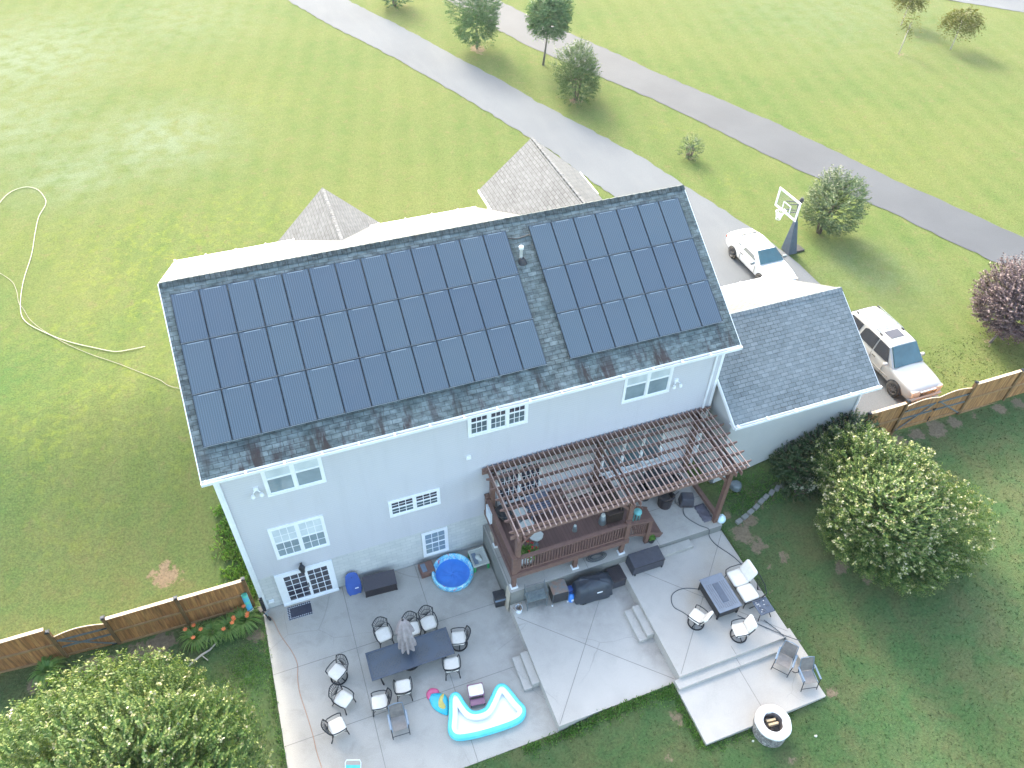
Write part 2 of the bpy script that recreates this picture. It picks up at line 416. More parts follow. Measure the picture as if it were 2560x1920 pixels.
nx, ny = len(xs), len(ys)
tf = [(j*nx+i, j*nx+i+1, (j+1)*nx+i+1, (j+1)*nx+i) for j in range(ny-1) for i in range(nx-1)]
me = bpy.data.meshes.new('ground'); me.from_pydata(tv, [], tf); me.materials.append(M['grass'])
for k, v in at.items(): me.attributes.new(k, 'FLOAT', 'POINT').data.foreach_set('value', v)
me.polygons.foreach_set('use_smooth', [True]*len(me.polygons))
ground = bpy.data.objects.new('ground', me); COL.objects.link(ground); struct(ground)

# roads: flat sheets a little above the lawn with slightly ragged edges
def ragged(poly, amp=.09, st=.45):
    rnd = random.Random(3); out = []
    for i in range(len(poly)):
        a, b = Vector(poly[i]), Vector(poly[(i+1) % len(poly)]); n = max(1, int((b-a).length/st)); nr = Vector((-(b-a).y, (b-a).x)).normalized()
        for k in range(n):
            p = a.lerp(b, k/n); out.append(tuple(p+nr*rnd.uniform(-amp, amp)))
    return out
def ngon(name, poly, z, mat):
    bm = bmesh.new(); f = bm.faces.new([bm.verts.new((x, y, z)) for x, y in poly])
    bmesh.ops.triangulate(bm, faces=[f]); bmesh.ops.recalc_face_normals(bm, faces=bm.faces)
    me = bpy.data.meshes.new(name); bm.to_mesh(me); bm.free(); me.materials.append(mat)
    if me.polygons[0].normal.z < 0: me.flip_normals()
    o = bpy.data.objects.new(name, me); COL.objects.link(o); return struct(o)
ngon('driveway', ragged(DRIVE), 2.56, M['asphalt'])
ngon('lane', ragged(LANE_L+LANE_R[::-1]), 2.56, M['asphalt2'])
ngon('road', ragged([(66, 50.5), (71.7, 42.9), (76.4, 37.6), (84, 29.5), (92, 33), (84, 41), (74, 55)]), 2.56, M['asphalt'])

# patios: solid slabs with cut joints, standing on one another like steps
def slab(name, x0, x1, y0, y1, z0, z1, mat, joints=(), dark_patch=None, tan=None, poly=None):
    """top as a fine grid carrying dark_patch/tan attributes, sides as walls"""
    n = max(2, int((x1-x0)/.3)); mth = max(2, int((y1-y0)/.3)); vs = []; fs = []; dm = []; tn = []
    for j in range(mth+1):
        for i in range(n+1):
            x, y = lerp(x0, x1, i/n), lerp(y0, y1, j/mth); vs.append((x, y, z1)); dm.append(blob(x, y, dark_patch or [])); tn.append(blob(x, y, tan or []))
    for j in range(mth):
        for i in range(n): a = j*(n+1)+i; fs.append((a, a+1, a+n+2, a+n+1))
    mi = [0]*len(fs); o = len(vs)
    vs += [(x0, y0, z0), (x1, y0, z0), (x1, y1, z0), (x0, y1, z0), (x0, y0, z1), (x1, y0, z1), (x1, y1, z1), (x0, y1, z1)]
    for q in [(0, 1, 5, 4), (1, 2, 6, 5), (2, 3, 7, 6), (3, 0, 4, 7)]: fs.append(tuple(o+k for k in q)); mi.append(1)
    dm += [0]*8; tn += [0]*8
    for a, b in joints:                                  # joints lie 4 mm above the slab face as dark seams
        p, q = Vector((*a, z1+.004)), Vector((*b, z1+.004)); d = (q-p).normalized(); s_ = Vector((-d.y, d.x, 0))*.011
        o = len(vs); vs += [p-s_, q-s_, q+s_, p+s_]; fs.append((o, o+1, o+2, o+3)); mi.append(2); dm += [0]*4; tn += [0]*4
    me = bpy.data.meshes.new(name); me.from_pydata([tuple(v) for v in vs], [], fs)
    for x in (mat[0], mat[1], M['joint']): me.materials.append(x)
    me.polygons.foreach_set('material_index', mi)
    me.attributes.new('dark_patch', 'FLOAT', 'POINT').data.foreach_set('value', dm); me.attributes.new('tan', 'FLOAT', 'POINT').data.foreach_set('value', tn)
    ob = bpy.data.objects.new(name, me); COL.objects.link(ob); return struct(ob)
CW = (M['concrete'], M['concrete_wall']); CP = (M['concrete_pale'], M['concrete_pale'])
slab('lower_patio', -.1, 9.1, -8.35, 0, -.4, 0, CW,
     [((3.05, -8.35), (3.05, 0)), ((6.1, -8.35), (6.1, 0)), ((-.1, -2.8), (9.1, -2.8)), ((-.1, -5.55), (9.1, -5.55))],
     dark_patch=[(8.9, -1.5, 1.2, .8), (8.8, -4.1, .9, .7), (5.0, -4.6, 1.0, .45), (4.2, -4.9, .7, .5), (8.9, -7, .6, .6), (7.5, -1.8, 1.2, .5), (8.6, -5.4, .6, .6), (6.4, -6.0, .7, .3)], tan=[(.5, -.9, .55, .8), (.3, -.5, .4, .6), (1.0, -.4, .5, .4)])
slab('middle_patio', 9.1, 13.8, -8.35, -3.35, -.4, .5, (M['concrete_pale'], M['concrete_pale']),
     [((9.15, -8.3), (12.9, -3.9)), ((13.75, -8.2), (9.2, -3.95))],
     dark_patch=[(13.6, -7.1, .5, .9), (13.5, -4.4, .5, .9), (12, -3.6, 1.5, .9), (13.6, -5.3, .4, .6), (13.3, -6.6, .3, .6), (10.5, -3.5, 1, .9)])
slab('deck_terrace', 9.12, 18.55, -3.35, -.001, -.4, 1.4, CW, [((12.4, -3.35), (12.4, -.1)), ((15.6, -3.35), (15.6, -.1)), ((9.12, -1.7), (18.5, -1.7)), ((9.2, -.05), (9.2, -3.3))], dark_patch=[(17, -2.5, .8, .5)], tan=[(18.3, -3.1, .3, .6)])
slab('upper_patio', 13.8, 18.6, -8.38, -3.35, -.4, 1.0, CP, [((13.9, -8.3), (18.5, -3.5)), ((18.55, -8.2), (14.1, -3.6)), ((16.2, -8.35), (16.2, -8.0))],
     tan=[(18.2, -4.3, .9, .6), (17.6, -5.0, .8, .4), (15.9, -6.0, .5, .7), (16.1, -5.4, .5, .6), (17.2, -6.6, .9, .35)], dark_patch=[(15, -3.7, .8, .3)])
slab('fire_pit_pad', 13.62, 18.58, -10.7, -8.72, -.3, .66, CP, [((16.15, -10.7), (16.15, -8.72))], tan=[(17.2, -9.7, .8, .3)], dark_patch=[(17.8, -10.2, .5, .3)])
slab('patio_step', 13.62, 18.35, -8.72, -8.38, 0, .83, CP, [((16.2, -8.71), (16.2, -8.4))])
b = MB(); b.box(18.35, 18.72, -9.75, -8.1, 0, .98); struct(b.build('patio_curb', M['concrete_pale'], bevel=.02))
def steps(name, x, y0, y1, z0):
    b = MB(); b.box(x-.62, x-.30, y0, y1, z0-.3, z0+.17); b.box(x-.30, x, y0+.03, y1, z0-.3, z0+.34)
    return struct(b.build(name, M['concrete_pale'], bevel=.02))
steps('patio_steps', 9.1, -6.6, -5.26, 0); steps('patio_steps', 13.8, -6.52, -5.18, .5)
b = MB(); b.box(15.2, 17.0, -3.74, -3.36, .9, 1.19); struct(b.build('terrace_step', M['concrete'], bevel=.02))

# ------------------------------------------------------------------ more materials
def glass(name, c, rough=.08, coat=1.0, var=None):
    N = NT(name); co = N.coord()
    N.color(N.mix(N.ramp(N.noise(co, 1.4, 3), .35, .7), c, var or tuple(x*.55 for x in c)))
    return N.set(rough, 0, .5, coat)
M['glass_dark'] = glass('window_glass', (.10, .15, .17), var=(.05, .08, .10))
M['glass_lace'] = glass('window_lace_curtain', (.60, .65, .66), var=(.44, .50, .53), rough=.3, coat=.6)
M['glass_mid'] = glass('window_blind', (.24, .31, .34), var=(.16, .22, .25), coat=.8)
M['door_glass'] = glass('door_glass', (.045, .05, .075), var=(.02, .02, .035))
M['wood_deck'] = pm('deck_stain', (.165, .090, .072), (.13, .070, .058), 5, .6, fine=.3)
M['wood_post'] = pm('post_stain', (.17, .092, .07), (.13, .07, .055), 7, .6, fine=.3)
M['wood_top'] = pm('pergola_stain', (.22, .125, .10), (.17, .098, .08), 5, .6, fine=.3)
M['slat_wood'] = pm('pergola_slat', (.42, .30, .26), (.35, .24, .205), 5, .6, fine=.3)
N = NT('deck_boards'); co = N.coord(); sx = N.n('SeparateXYZ'); N.l(co, sx.inputs[0])
fr = N.math('FRACT', N.math('MULTIPLY', sx.outputs[0], 7.1))
c = N.mix(N.ramp(fr, .0, .09), (.03, .018, .016), N.mix(N.ramp(N.noise(N.mapping(co, (3, .3, 1)), 1.5, 3), .3, .7), (.165, .092, .080), (.12, .068, .060)))
N.color(c); M['deck_boards'] = N.set(.65)
def cedar(name, a, b_, step=.145):
    N = NT(name); co = N.coord(); sx = N.n('SeparateXYZ'); N.l(co, sx.inputs[0])
    u = N.math('MULTIPLY', sx.outputs[0], 1/step)
    fr = N.math('FRACT', u); bd = N.math('FLOOR', u)
    wn = N.n('TexWhiteNoise', noise_dimensions='1D'); N.l(bd, wn.inputs['W'])
    c = N.mix(wn.outputs['Value'], a, b_)
    c = N.mix(.5, c, N.ramp(N.noise(N.mapping(co, (9, 9, .8)), 1.2, 4, .6, .5), .3, .7), 'OVERLAY')
    c = N.mix(N.ramp(fr, .0, .07), tuple(x*.42 for x in a), c)
    kn = N.ramp(N.noise(co, 7, 2), .68, .73)
    c = N.mix(N.math('MULTIPLY', kn, .5), c, (.07, .03, .015))
    N.color(c); return N.set(.7)
M['cedar_l'] = cedar('fence_boards_left', (.30, .125, .042), (.41, .20, .07))
M['cedar_r'] = cedar('fence_boards_right', (.28, .13, .043), (.39, .20, .078))
M['cedar_post'] = pm('fence_post', (.19, .11, .045), (.13, .072, .03), 4, .75, fine=.3)
M['cedar_rail'] = pm('fence_rail', (.34, .20, .095), (.26, .15, .065), 6, .75, fine=.3)
M['cedar_cap'] = pm('fence_cap', (.62, .48, .36), (.5, .37, .26), 6, .7, fine=.2)
M['iron'] = pm('black_iron', (.022, .024, .03), (.035, .038, .045), 12, .45, .6)
M['dark_metal'] = pm('dark_metal', (.045, .052, .065), (.03, .035, .045), 9, .45, .5)
M['panel_frame'] = pm('panel_frame', (.018, .022, .03), (.025, .03, .04), 5, .35, .4)
M['alu'] = pm('aluminium', (.24, .29, .32), (.2, .24, .27), 5, .5, .2)
M['cushion'] = pm('cream_cushion', (.80, .745, .67), (.74, .68, .61), 7, .85, bump=.1)
M['wicker'] = pm('dark_wicker', (.035, .028, .035), (.018, .015, .02), 30, .6, bump=.6, bscale=60)
M['wicker_top'] = pm('wicker_lid', (.06, .055, .068), (.042, .038, .05), 30, .55, bump=.4, bscale=60)
M['rubber'] = pm('tyre_rubber', (.018, .018, .02), (.03, .03, .03), 10, .85)
M['black'] = pm('black_plastic', (.02, .021, .026), (.03, .032, .038), 8, .5)
M['galv'] = pm('galvanised', (.20, .235, .25), (.14, .165, .18), 8, .5, .4)

# ------------------------------------------------------------------ house
XL, XR = 0.0, 19.05
YR, ZR, TP, TF = 5.2583, 12.4073, .6369, .521
EY, EF = -.42, 10.9
HX0, HX1 = -.267, 19.353
def zrear(y): return ZR-(YR-y)*TP
def zfront(y): return ZR-(y-YR)*TF
XS, TF2 = 12.6, .75                                     # right of this line the front slope is steeper
def zfront2(y): return ZR-(y-YR)*TF2
house = empty('house', (0, 0, 0), label='two-storey pale siding house with grey shingle roof and attached garage wing', cat='house')
b = MB()
# outer walls as one shell with gable ends (floor level up)
FZ = 2.15
for xa, xb, zf in ((XL, XS-.1, zfront), (XS-.1, XR, zfront2)):
    prof = [(0, FZ), (0, zrear(0)-.12), (YR, ZR-.12), (10.6, zf(10.6)-.12), (10.6, FZ)]; n = len(prof)
    b.add([(xa, y, z) for y, z in prof]+[(xb, y, z) for y, z in prof], [tuple(range(n)) if xa == XL else tuple(range(0)) or tuple(range(n)), tuple(range(n, 2*n))[::-1]]+[(i, i+n, (i+1) % n+n, (i+1) % n) for i in range(n)])
wall = b.build('siding_wall', M['siding'], house)
b = MB(); b.box(XL+.02, XR-.02, .02, 10.58, -.3, FZ); b.build('block_foundation', M['block'], house)
for x in (XL, XR):
    b = MB(); b.box(x-.06, x+.06, -.02, .09, FZ if x > 1 else 0, 8.72); b.build('corner_board', M['white'], house)
# rear roof slope with its own thickness; UV in metres
def slope(name, mat, x0, x1, yt, zt, ye, ze, T=.12, stain=None, nx_=40, ny_=20, clip=None):
    me = bpy.data.meshes.new(name); vs = []; fs = []; uv = []; st = []
    L = math.hypot(ye-yt, ze-zt)
    for j in range(ny_+1):
        for i in range(nx_+1):
            t = j/ny_; x = lerp(x0, x1, i/nx_); vs.append((x, lerp(yt, ye, t), lerp(zt, ze, t))); uv.append((x, -t*L)); st.append(stain(x, t) if stain else 0)
    for j in range(ny_):
        for i in range(nx_):
            a = j*(nx_+1)+i; fs.append((a, a+1, a+nx_+2, a+nx_+1))
    o = len(vs)
    for x, y, z in [(x0, yt, zt), (x1, yt, zt), (x1, ye, ze), (x0, ye, ze)]:
        vs += [(x, y, z), (x, y, z-T)]; uv += [(x, 0), (x, .1)]; st += [0, 0]
    fs += [(o, o+1, o+3, o+2), (o+2, o+3, o+5, o+4), (o+4, o+5, o+7, o+6), (o+6, o+7, o+1, o), (o+1, o+7, o+5, o+3)]
    me.from_pydata(vs, [], fs); me.materials.append(mat); me.materials.append(M['white'])
    me.polygons.foreach_set('material_index', [0]*(nx_*ny_)+[1]*5)
    u = me.uv_layers.new(name='UVMap')
    for lp in me.loops: u.data[lp.index].uv = uv[lp.vertex_index]
    me.attributes.new('stain', 'FLOAT', 'POINT').data.foreach_set('value', st)
    ob = bpy.data.objects.new(name, me); COL.objects.link(ob); ob.parent = house; return ob
slope('roof', M['shingle_rear'], HX0, HX1, YR, ZR, EY, zrear(EY), stain=lambda x, t: sstep(t, .8, .93)*(.55+.45*math.sin(x*1.3)**2), nx_=60, ny_=40)['label'] = 'dark stained rear roof slope under the solar panels'
slope('roof', M['shingle_front'], XS, HX1, YR, ZR-.002, EF, zfront2(EF))
slope('roof', M['shingle_front'], HX0, XS, YR, ZR-.002, EF, zfront(EF))['label'] = 'pale sunlit front roof slope'
b = MB()
k = int((HX1-HX0)/.32)
for i in range(k):                                     # ridge caps, lapped
    x = HX0+i*(HX1-HX0)/k; x2 = x+(HX1-HX0)/k+.02; o = len(b.v)
    for xx, dz in ((x, .012), (x2, .03)):
        b.v += [(xx, YR-.17, ZR-.17*TP+dz), (xx, YR, ZR+dz+.01), (xx, YR+.17, ZR-.17*TF+dz)]
    b.f += [(o, o+3, o+4, o+1), (o+1, o+4, o+5, o+2), (o+3, o, o+1, o+4), (o, o+3, o+5, o+2)]; b.mi += [0]*4; b.rn += [.5]*4
b.build('ridge_cap', M['shingle_rear'], house, uvf=lambda v: (v[1]*2, v[0]))
# rear gutter with hangers, soffit, fascia
def gutter(y, z, x0, x1, ends=True):
    b = MB()
    b.box(x0, x1, y-.13, y-.115, z-.11, z, 0); b.box(x0, x1, y-.13, y-.01, z-.125, z-.11, 0)
    b.box(x0-.01, x0+.012, y-.132, y-.008, z-.127, z+.003); b.box(x1-.012, x1+.01, y-.132, y-.008, z-.127, z+.003)
    k = int((x1-x0)/1.22)
    for i in range(k+1):
        x = lerp(x0+.15, x1-.15, i/k); b.box(x-.03, x+.03, y-.17, y+.05, z-.004, z+.03)
    return b.build('gutter', M['gutter'], house)
gutter(EY, zrear(EY)-.03, HX0-.02, HX1+.02)
b = MB(); b.box(HX0, HX1, EY-.005, 0, zrear(EY)-.2, zrear(EY)-.17); b.build('soffit', M['white'], house)
def rake(x, ya, za, yb, zb):
    b = MB(); b.bar((x, ya, za), (x, yb, zb), .03, .2, up=(1, 0, 0)) if 0 else None
    d = .1
    b.add([(x-.015, ya, za-.2), (x+.015, ya, za-.2), (x+.015, ya, za), (x-.015, ya, za), (x-.015, yb, zb-.2), (x+.015, yb, zb-.2), (x+.015, yb, zb), (x-.015, yb, zb)],
          [(0, 1, 2, 3), (7, 6, 5, 4), (0, 4, 5, 1), (1, 5, 6, 2), (2, 6, 7, 3), (3, 7, 4, 0)])
    return b.build('rake_board', M['white'], house)
for x in (HX0-.017, HX1+.017):
    rake(x, EY, zrear(EY)-.015, YR, ZR-.015); rake(x, YR, ZR-.015, EF, (zfront if x < 5 else zfront2)(EF)-.015)
b = MB(); b.box(HX0, XS, EF, EF+.12, zfront(EF)-.14, zfront(EF)-.02)
for i in range(11): b.box(HX0+i*1.2, HX0+i*1.2+.06, EF, EF+.16, zfront(EF)-.02, zfront(EF)+.01)
b.build('gutter', M['gutter'], house)
# two front gables
def gable(xc, hw, zt, y0, y1, ze, mat):
    b = MB(); th = .12
    for s in (-1, 1):
        b.add([(xc, y0, zt), (xc, y1, zt), (xc+s*hw, y1, ze), (xc+s*hw, y0, ze), (xc, y0, zt-th), (xc, y1, zt-th), (xc+s*hw, y1, ze-th), (xc+s*hw, y0, ze-th)],
              [(0, 1, 2, 3), (7, 6, 5, 4), (1, 5, 6, 2), (2, 6, 7, 3)])
    L = math.hypot(hw, zt-ze)
    ob = b.build('gable_roof', mat, house, uvf=lambda v: (v[1], -abs(v[0]-xc)*L/hw))
    b = MB(); b.add([(xc-hw+.3, y1-.3, ze-.1), (xc+hw-.3, y1-.3, ze-.1), (xc, y1-.3, zt-.15), (xc-hw+.3, y1-.3, 2.4), (xc+hw-.3, y1-.3, 2.4), (xc-hw+.3, 10.5, ze-.1), (xc-hw+.3, 10.5, 2.4), (xc+hw-.3, 10.5, ze-.1), (xc+hw-.3, 10.5, 2.4)],
                    [(0, 1, 2), (3, 4, 1, 0), (3, 0, 5, 6), (4, 8, 7, 1)])
    b.build('gable_wall', M['siding'], house)
    for s in (-1, 1):
        b = MB(); b.box(xc+s*hw-.06, xc+s*hw+.06, 11.0, y1, ze-.13, ze-.01); b.build('gable_gutter', M['gutter'], house)
    b = MB()
    for i in range(int((y1-y0)/.3)):
        y = y0+i*.3; b.box(xc-.07, xc+.07, y, y+.31, zt-.05, zt+.012+.008*(i % 2))
    b.build('gable_ridge', mat, house, uvf=lambda v: (v[0], v[1]))
gable(6.15, 2.37, 11.05, 7.0, 12.0, 8.73, M['shingle_front'])
gable(16.05, 2.6, 11.2, 6.8, 13.1, 8.97, M['shingle_front'])
# garage wing
GX0, GX1, GY, GZ = 19.16, 26.2, 2.1, 7.95
gze = GZ-(GY+1.65)*TP
slope('garage_roof', M['shingle_garage'], GX0, GX1, GY, GZ, -1.65, gze, nx_=10, ny_=6)
slope('garage_roof', M['shingle_front'], GX0, GX1, GY, GZ-.002, 6.3, GZ-4.2*.56, nx_=10, ny_=6)
b = MB()
for i in range(22):
    x = GX0+i*.32; b.add([(x, GY-.16, GZ-.16*TP+.015), (x+.33, GY-.16, GZ-.16*TP+.035), (x+.33, GY, GZ+.04), (x, GY, GZ+.02), (x+.33, GY+.16, GZ-.16*TP+.035), (x, GY+.16, GZ-.16*TP+.015)], [(0, 1, 2, 3), (3, 2, 4, 5)])
b.build('ridge_cap', M['shingle_garage'], house, uvf=lambda v: (v[1]*2, v[0]))
prof = [(-1.3, .9), (-1.3, GZ-3.4*TP-.1), (GY, GZ-.12), (6.0, GZ-3.9*.56-.1), (6.0, .9)]; n = len(prof)
b = MB(); b.add([(19.32, y, z) for y, z in prof]+[(25.95, y, z) for y, z in prof], [tuple(range(n)), tuple(range(n, 2*n))[::-1]]+[(i, i+n, (i+1) % n+n, (i+1) % n) for i in range(n)])
N = NT('garage_block'); co = N.coord(); sx = N.n('SeparateXYZ'); N.l(co, sx.inputs[0])
fr = N.math('FRACT', N.math('MULTIPLY', sx.outputs[2], 1/.1))
c = N.mix(N.ramp(fr, 0, .16), (.41, .415, .42), N.mix(N.noise(co, 1.5, 4), (.52, .52, .51), (.46, .465, .46)))
N.color(c); N.bump(fr, .3, .01); M['garage_block'] = N.set(.7)
b.build('garage_wall', M['garage_block'], house)
gutter(-1.65, gze-.02, GX0-.02, GX1+.06)
b = MB(); b.box(GX0, GX1, -1.655, -1.3, gze-.2, gze-.17); b.build('soffit', M['white'], house)
for x in (GX0-.017, GX1+.017): rake(x, -1.65, gze-.015, GY, GZ-.015); rake(x, GY, GZ-.015, 6.3, GZ-4.2*.56-.015)
b = MB(); b.box(GX0, GX1, 6.3, 6.42, GZ-4.2*.56-.15, GZ-4.2*.56-.02)
for i in range(6): b.box(GX0+.3+i*1.25, GX0+.38+i*1.25, 6.28, 6.46, GZ-4.2*.56-.02, GZ-4.2*.56+.012)
b.build('gutter', M['gutter'], house)
def downspout(x, y, zt, zb, kick=0):
    b = MB(); b.bar((x, y-.28, zt), (x, y-.05, zt-.35), .08, .07); b.bar((x, y-.05, zt-.33), (x, y-.05, zb), .08, .07)
    return b.build('downspout', M['gutter'], house)
downspout(18.72, 0, 8.65, 1.45); downspout(.1, 0, 8.65, .15); downspout(25.8, -1.3, gze-.1, 2.0)
for x, y, z0, z1 in ((XL-.03, -.08, .1, 1.0),):
    b = MB(); b.box(x-.05, x+.07, y-.04, y+.04, z0, z1); b.build('downspout_foot', M['black'], house)

def window(x0, x1, z0, z1, units, upper, lower, y=0, rows=2, cols=3, halves=(True, True), trim=.1, low_sill=True, name='window'):
    trim *= .8; fr_ = MB(); pn = MB(); mn = MB(); yo = y-.05
    fr_.box(x0, x1, yo, y+.01, z1-trim, z1); fr_.box(x0, x1, yo-.012, y+.01, z0, z0+trim*.9)
    fr_.box(x0, x0+trim, yo-.002, y+.01, z0+trim*.9, z1-trim); fr_.box(x1-trim, x1, yo-.002, y+.01, z0+trim*.9, z1-trim)
    W = (x1-x0-2*trim); uw = W/units; zm = (z0+z1)/2
    for i in range(units):
        a, c_ = x0+trim+i*uw, x0+trim+(i+1)*uw
        if i: fr_.box(a-trim*.55, a+trim*.55, yo-.003, y+.01, z0+trim*.9, z1-trim)
        a2, c2 = a+.032+(trim*.5 if i else 0), c_-.032-(trim*.5 if i < units-1 else 0)
        for (za, zb, half, off) in ((zm, z1-trim, 0, -.022), (z0+trim*.9, zm, 1, -.012)):
            fr_.box(a2-.035, a2, y+off-.012, y, za, zb); fr_.box(c2, c2+.035, y+off-.012, y, za, zb)
            fr_.box(a2, c2, y+off-.012, y, za, za+.045); fr_.box(a2, c2, y+off-.012, y, zb-.035, zb)
            pn.add([(a2, y+off+.002, za+.04), (c2, y+off+.002, za+.04), (c2, y+off+.002, zb-.03), (a2, y+off+.002, zb-.03)], [(0, 1, 2, 3)], half)
            if halves[half]:
                for q in range(1, cols): xx = lerp(a2, c2, q/cols); mn.box(xx-.012, xx+.012, y+off-.006, y+off, za+.045, zb-.035)
                for q in range(1, rows): zz = lerp(za, zb, q/rows); mn.box(a2, c2, y+off-.007, y+off-.001, zz-.012, zz+.012)
    o = fr_.build(name, M['white'], house); pn.build('pane', [upper, lower], o)
    if mn.v: mn.build('muntin', M['white'], o)
    return o
L_, D_, B_ = M['glass_lace'], M['glass_dark'], M['glass_mid']
window(1.44, 3.43, 6.76, 8.46, 2, L_, B_, trim=.12, halves=(False, False))['label'] = 'top left window with lace curtains'
window(1.05, 3.02, 3.10, 4.97, 2, L_, B_, trim=.11)['label'] = 'lower left window with full grid'
window(5.40, 7.40, 3.72, 4.66, 2, M['door_glass'], D_, trim=.11)['label'] = 'small wide kitchen window'
window(6.52, 7.60, .42, 2.04, 1, B_, B_, trim=.13, cols=3)['label'] = 'basement window above the splash pool'
window(8.60, 10.90, 7.10, 8.50, 3, M['door_glass'], D_, trim=.13)['label'] = 'triple window under the eave'
window(14.78, 16.85, 6.74, 8.50, 2, L_, B_, trim=.12, halves=(False, False))['label'] = 'right window with pale curtains'
# patio door with wide casing
fr_ = MB(); x0, x1, z1 = .72, 2.92, 2.1
fr_.box(x0, x0+.27, -.07, .01, 0, z1); fr_.box(x1-.2, x1, -.07, .01, 0, z1); fr_.box(x0+.27, x1-.2, -.068, .01, z1-.17, z1); fr_.box(x0, x1, -.12, .01, -.02, .09)
dr = fr_.build('patio_door', M['white'], house)
pn = MB(); mn = MB()
for a, c_, yy in ((.99, 1.86, -.03), (1.9, 2.72, -.045)):
    pn.add([(a, yy, .12), (c_, yy, .12), (c_, yy, 1.93), (a, yy, 1.93)], [(0, 1, 2, 3)])
    for q in range(1, 3): xx = lerp(a, c_, q/3); mn.box(xx-.012, xx+.012, yy-.012, yy-.002, .12, 1.93)
    for q in range(1, 5): zz = lerp(.12, 1.93, q/5); mn.box(a, c_, yy-.014, yy-.004, zz-.012, zz+.012)
    mn.box(a-.02, a+.035, yy-.02, yy, .09, 1.95); mn.box(c_-.035, c_+.02, yy-.021, yy, .09, 1.95); mn.box(a+.035, c_-.035, yy-.02, yy, 1.87, 1.95); mn.box(a+.035, c_-.035, yy-.02, yy, .09, .16)
pn.build('pane', M['door_glass'], dr); mn.build('sash', M['white'], dr)
h = MB(); h.box(1.84, 1.87, -.12, -.06, .85, 1.1); h.build('handle', M['black'], dr)
# deck door bay and sliding glass under the pergola
window(9.72, 11.62, 2.5, 4.72, 2, M['door_glass'], M['door_glass'], y=-.03, rows=3, cols=4, trim=.1, name='french_door')
window(14.3, 17.15, 2.55, 4.85, 3, M['glass_mid'], D_, y=-.03, rows=1, cols=1, trim=.1, halves=(False, False), name='sliding_door')
b = MB()
for x in (15.2, 16.15, 17.1): b.box(x-.05, x+.05, -.55, -.02, 2.6, 3.0)
b.box(14.4, 17.2, -.6, -.52, 2.94, 3.02); b.box(14.4, 14.48, -.52, -.02, 2.94, 3.02); b.box(17.12, 17.2, -.52, -.02, 2.94, 3.02); b.build('window_ledge', M['white'], house)
# twin floodlights, carriage lamp, vents
def flood(x, z):
    b = MB(); b.box(x-.08, x+.08, -.05, .0, z-.08, z+.08)
    for s in (-1, 1): b.lathe([(0, -.1), (.075, -.1), (.05, .02), (.0, .03)], 12, (x+s*.14, -.17, z-.12)); b.tube([(x, -.04, z), (x+s*.12, -.14, z-.06)], .018)
    b.build('floodlight', M['white'], house)
flood(1.14, 7.3); flood(17.1, 7.25)
b = MB(); b.box(8.5, 8.68, -.06, 0, 5.9, 6.08); b.build('wall_vent', M['white'], house)
b = MB(); b.box(.22, .42, -.07, .02, .46, .56); b.build('outlet_cover', M['white'], house)
b = MB(); b.lathe([(0, .2), (.07, .17), (.13, .02), (.10, -.02), (.08, -.26), (.03, -.32), (0, -.32)], 12, (1.8, -.2, 2.36)); b.box(1.76, 1.84, -.2, 0, 2.42, 2.46); b.build('wall_lantern', M['dark_metal'], house)
# plumbing vent pipe on the roof gap
b = MB(); z0 = zrear(3.87); b.lathe([(.055, -.1), (.055, .42), (.085, .43), (.085, .55), (.0, .57)], 14, (12.0, 3.87, z0)); o = b.build('vent_pipe', M['gutter'], house, smooth=True)
b = MB(); b.lathe([(.2, -.11), (.12, .05), (.06, .12)], 12, (12.02, 3.80, z0-.02)); b.build('vent_flashing', M['black'], house)
b = MB(); b.tube([(11.72, 4.6, zrear(4.6)+.03), (12.1, 4.52, zrear(4.52)+.03), (12.6, 4.58, zrear(4.58)+.03)], .02, 5); b.build('conduit', M['black'], house)

# ------------------------------------------------------------------ solar panels
PW, PH, V0 = .9, 1.7511, .4879
N = NT('solar_cells'); uv = N.coord('UV'); sx = N.n('SeparateXYZ'); N.l(uv, sx.inputs[0])
fx = N.math('FRACT', N.math('MULTIPLY', sx.outputs[0], 12.0)); line = N.ramp(N.math('ABSOLUTE', N.math('SUBTRACT', fx, .5)), .30, .46)
fy = N.math('FRACT', N.math('MULTIPLY', sx.outputs[1], 24.0)); ly = N.ramp(N.math('ABSOLUTE', N.math('SUBTRACT', fy, .5)), .38, .49)
oi = N.n('ObjectInfo')
base = N.mix(oi.outputs['Random'], (.040, .064, .092), (.050, .078, .100))
c = N.mix(N.math('MULTIPLY', line, .7), base, (.125, .16, .20)); c = N.mix(N.math('MULTIPLY', ly, .2), c, (.012, .018, .035))
N.color(c); N.set(.28, 0, .5, .7); N.b.inputs['Coat Roughness'].default_value = .18; M['cells'] = N.m
def roofpt(u, v, h=0):
    ct, st_ = math.cos(.567), math.sin(.567); return (u, YR-v*ct-h*st_, ZR-v*st_+h*ct)
ROWS = ['top', 'middle', 'bottom']
ORD = ['first', 'second', 'third', 'fourth', 'fifth', 'sixth', 'seventh', 'eighth', 'ninth', 'tenth', 'eleventh', 'twelfth', 'thirteenth']
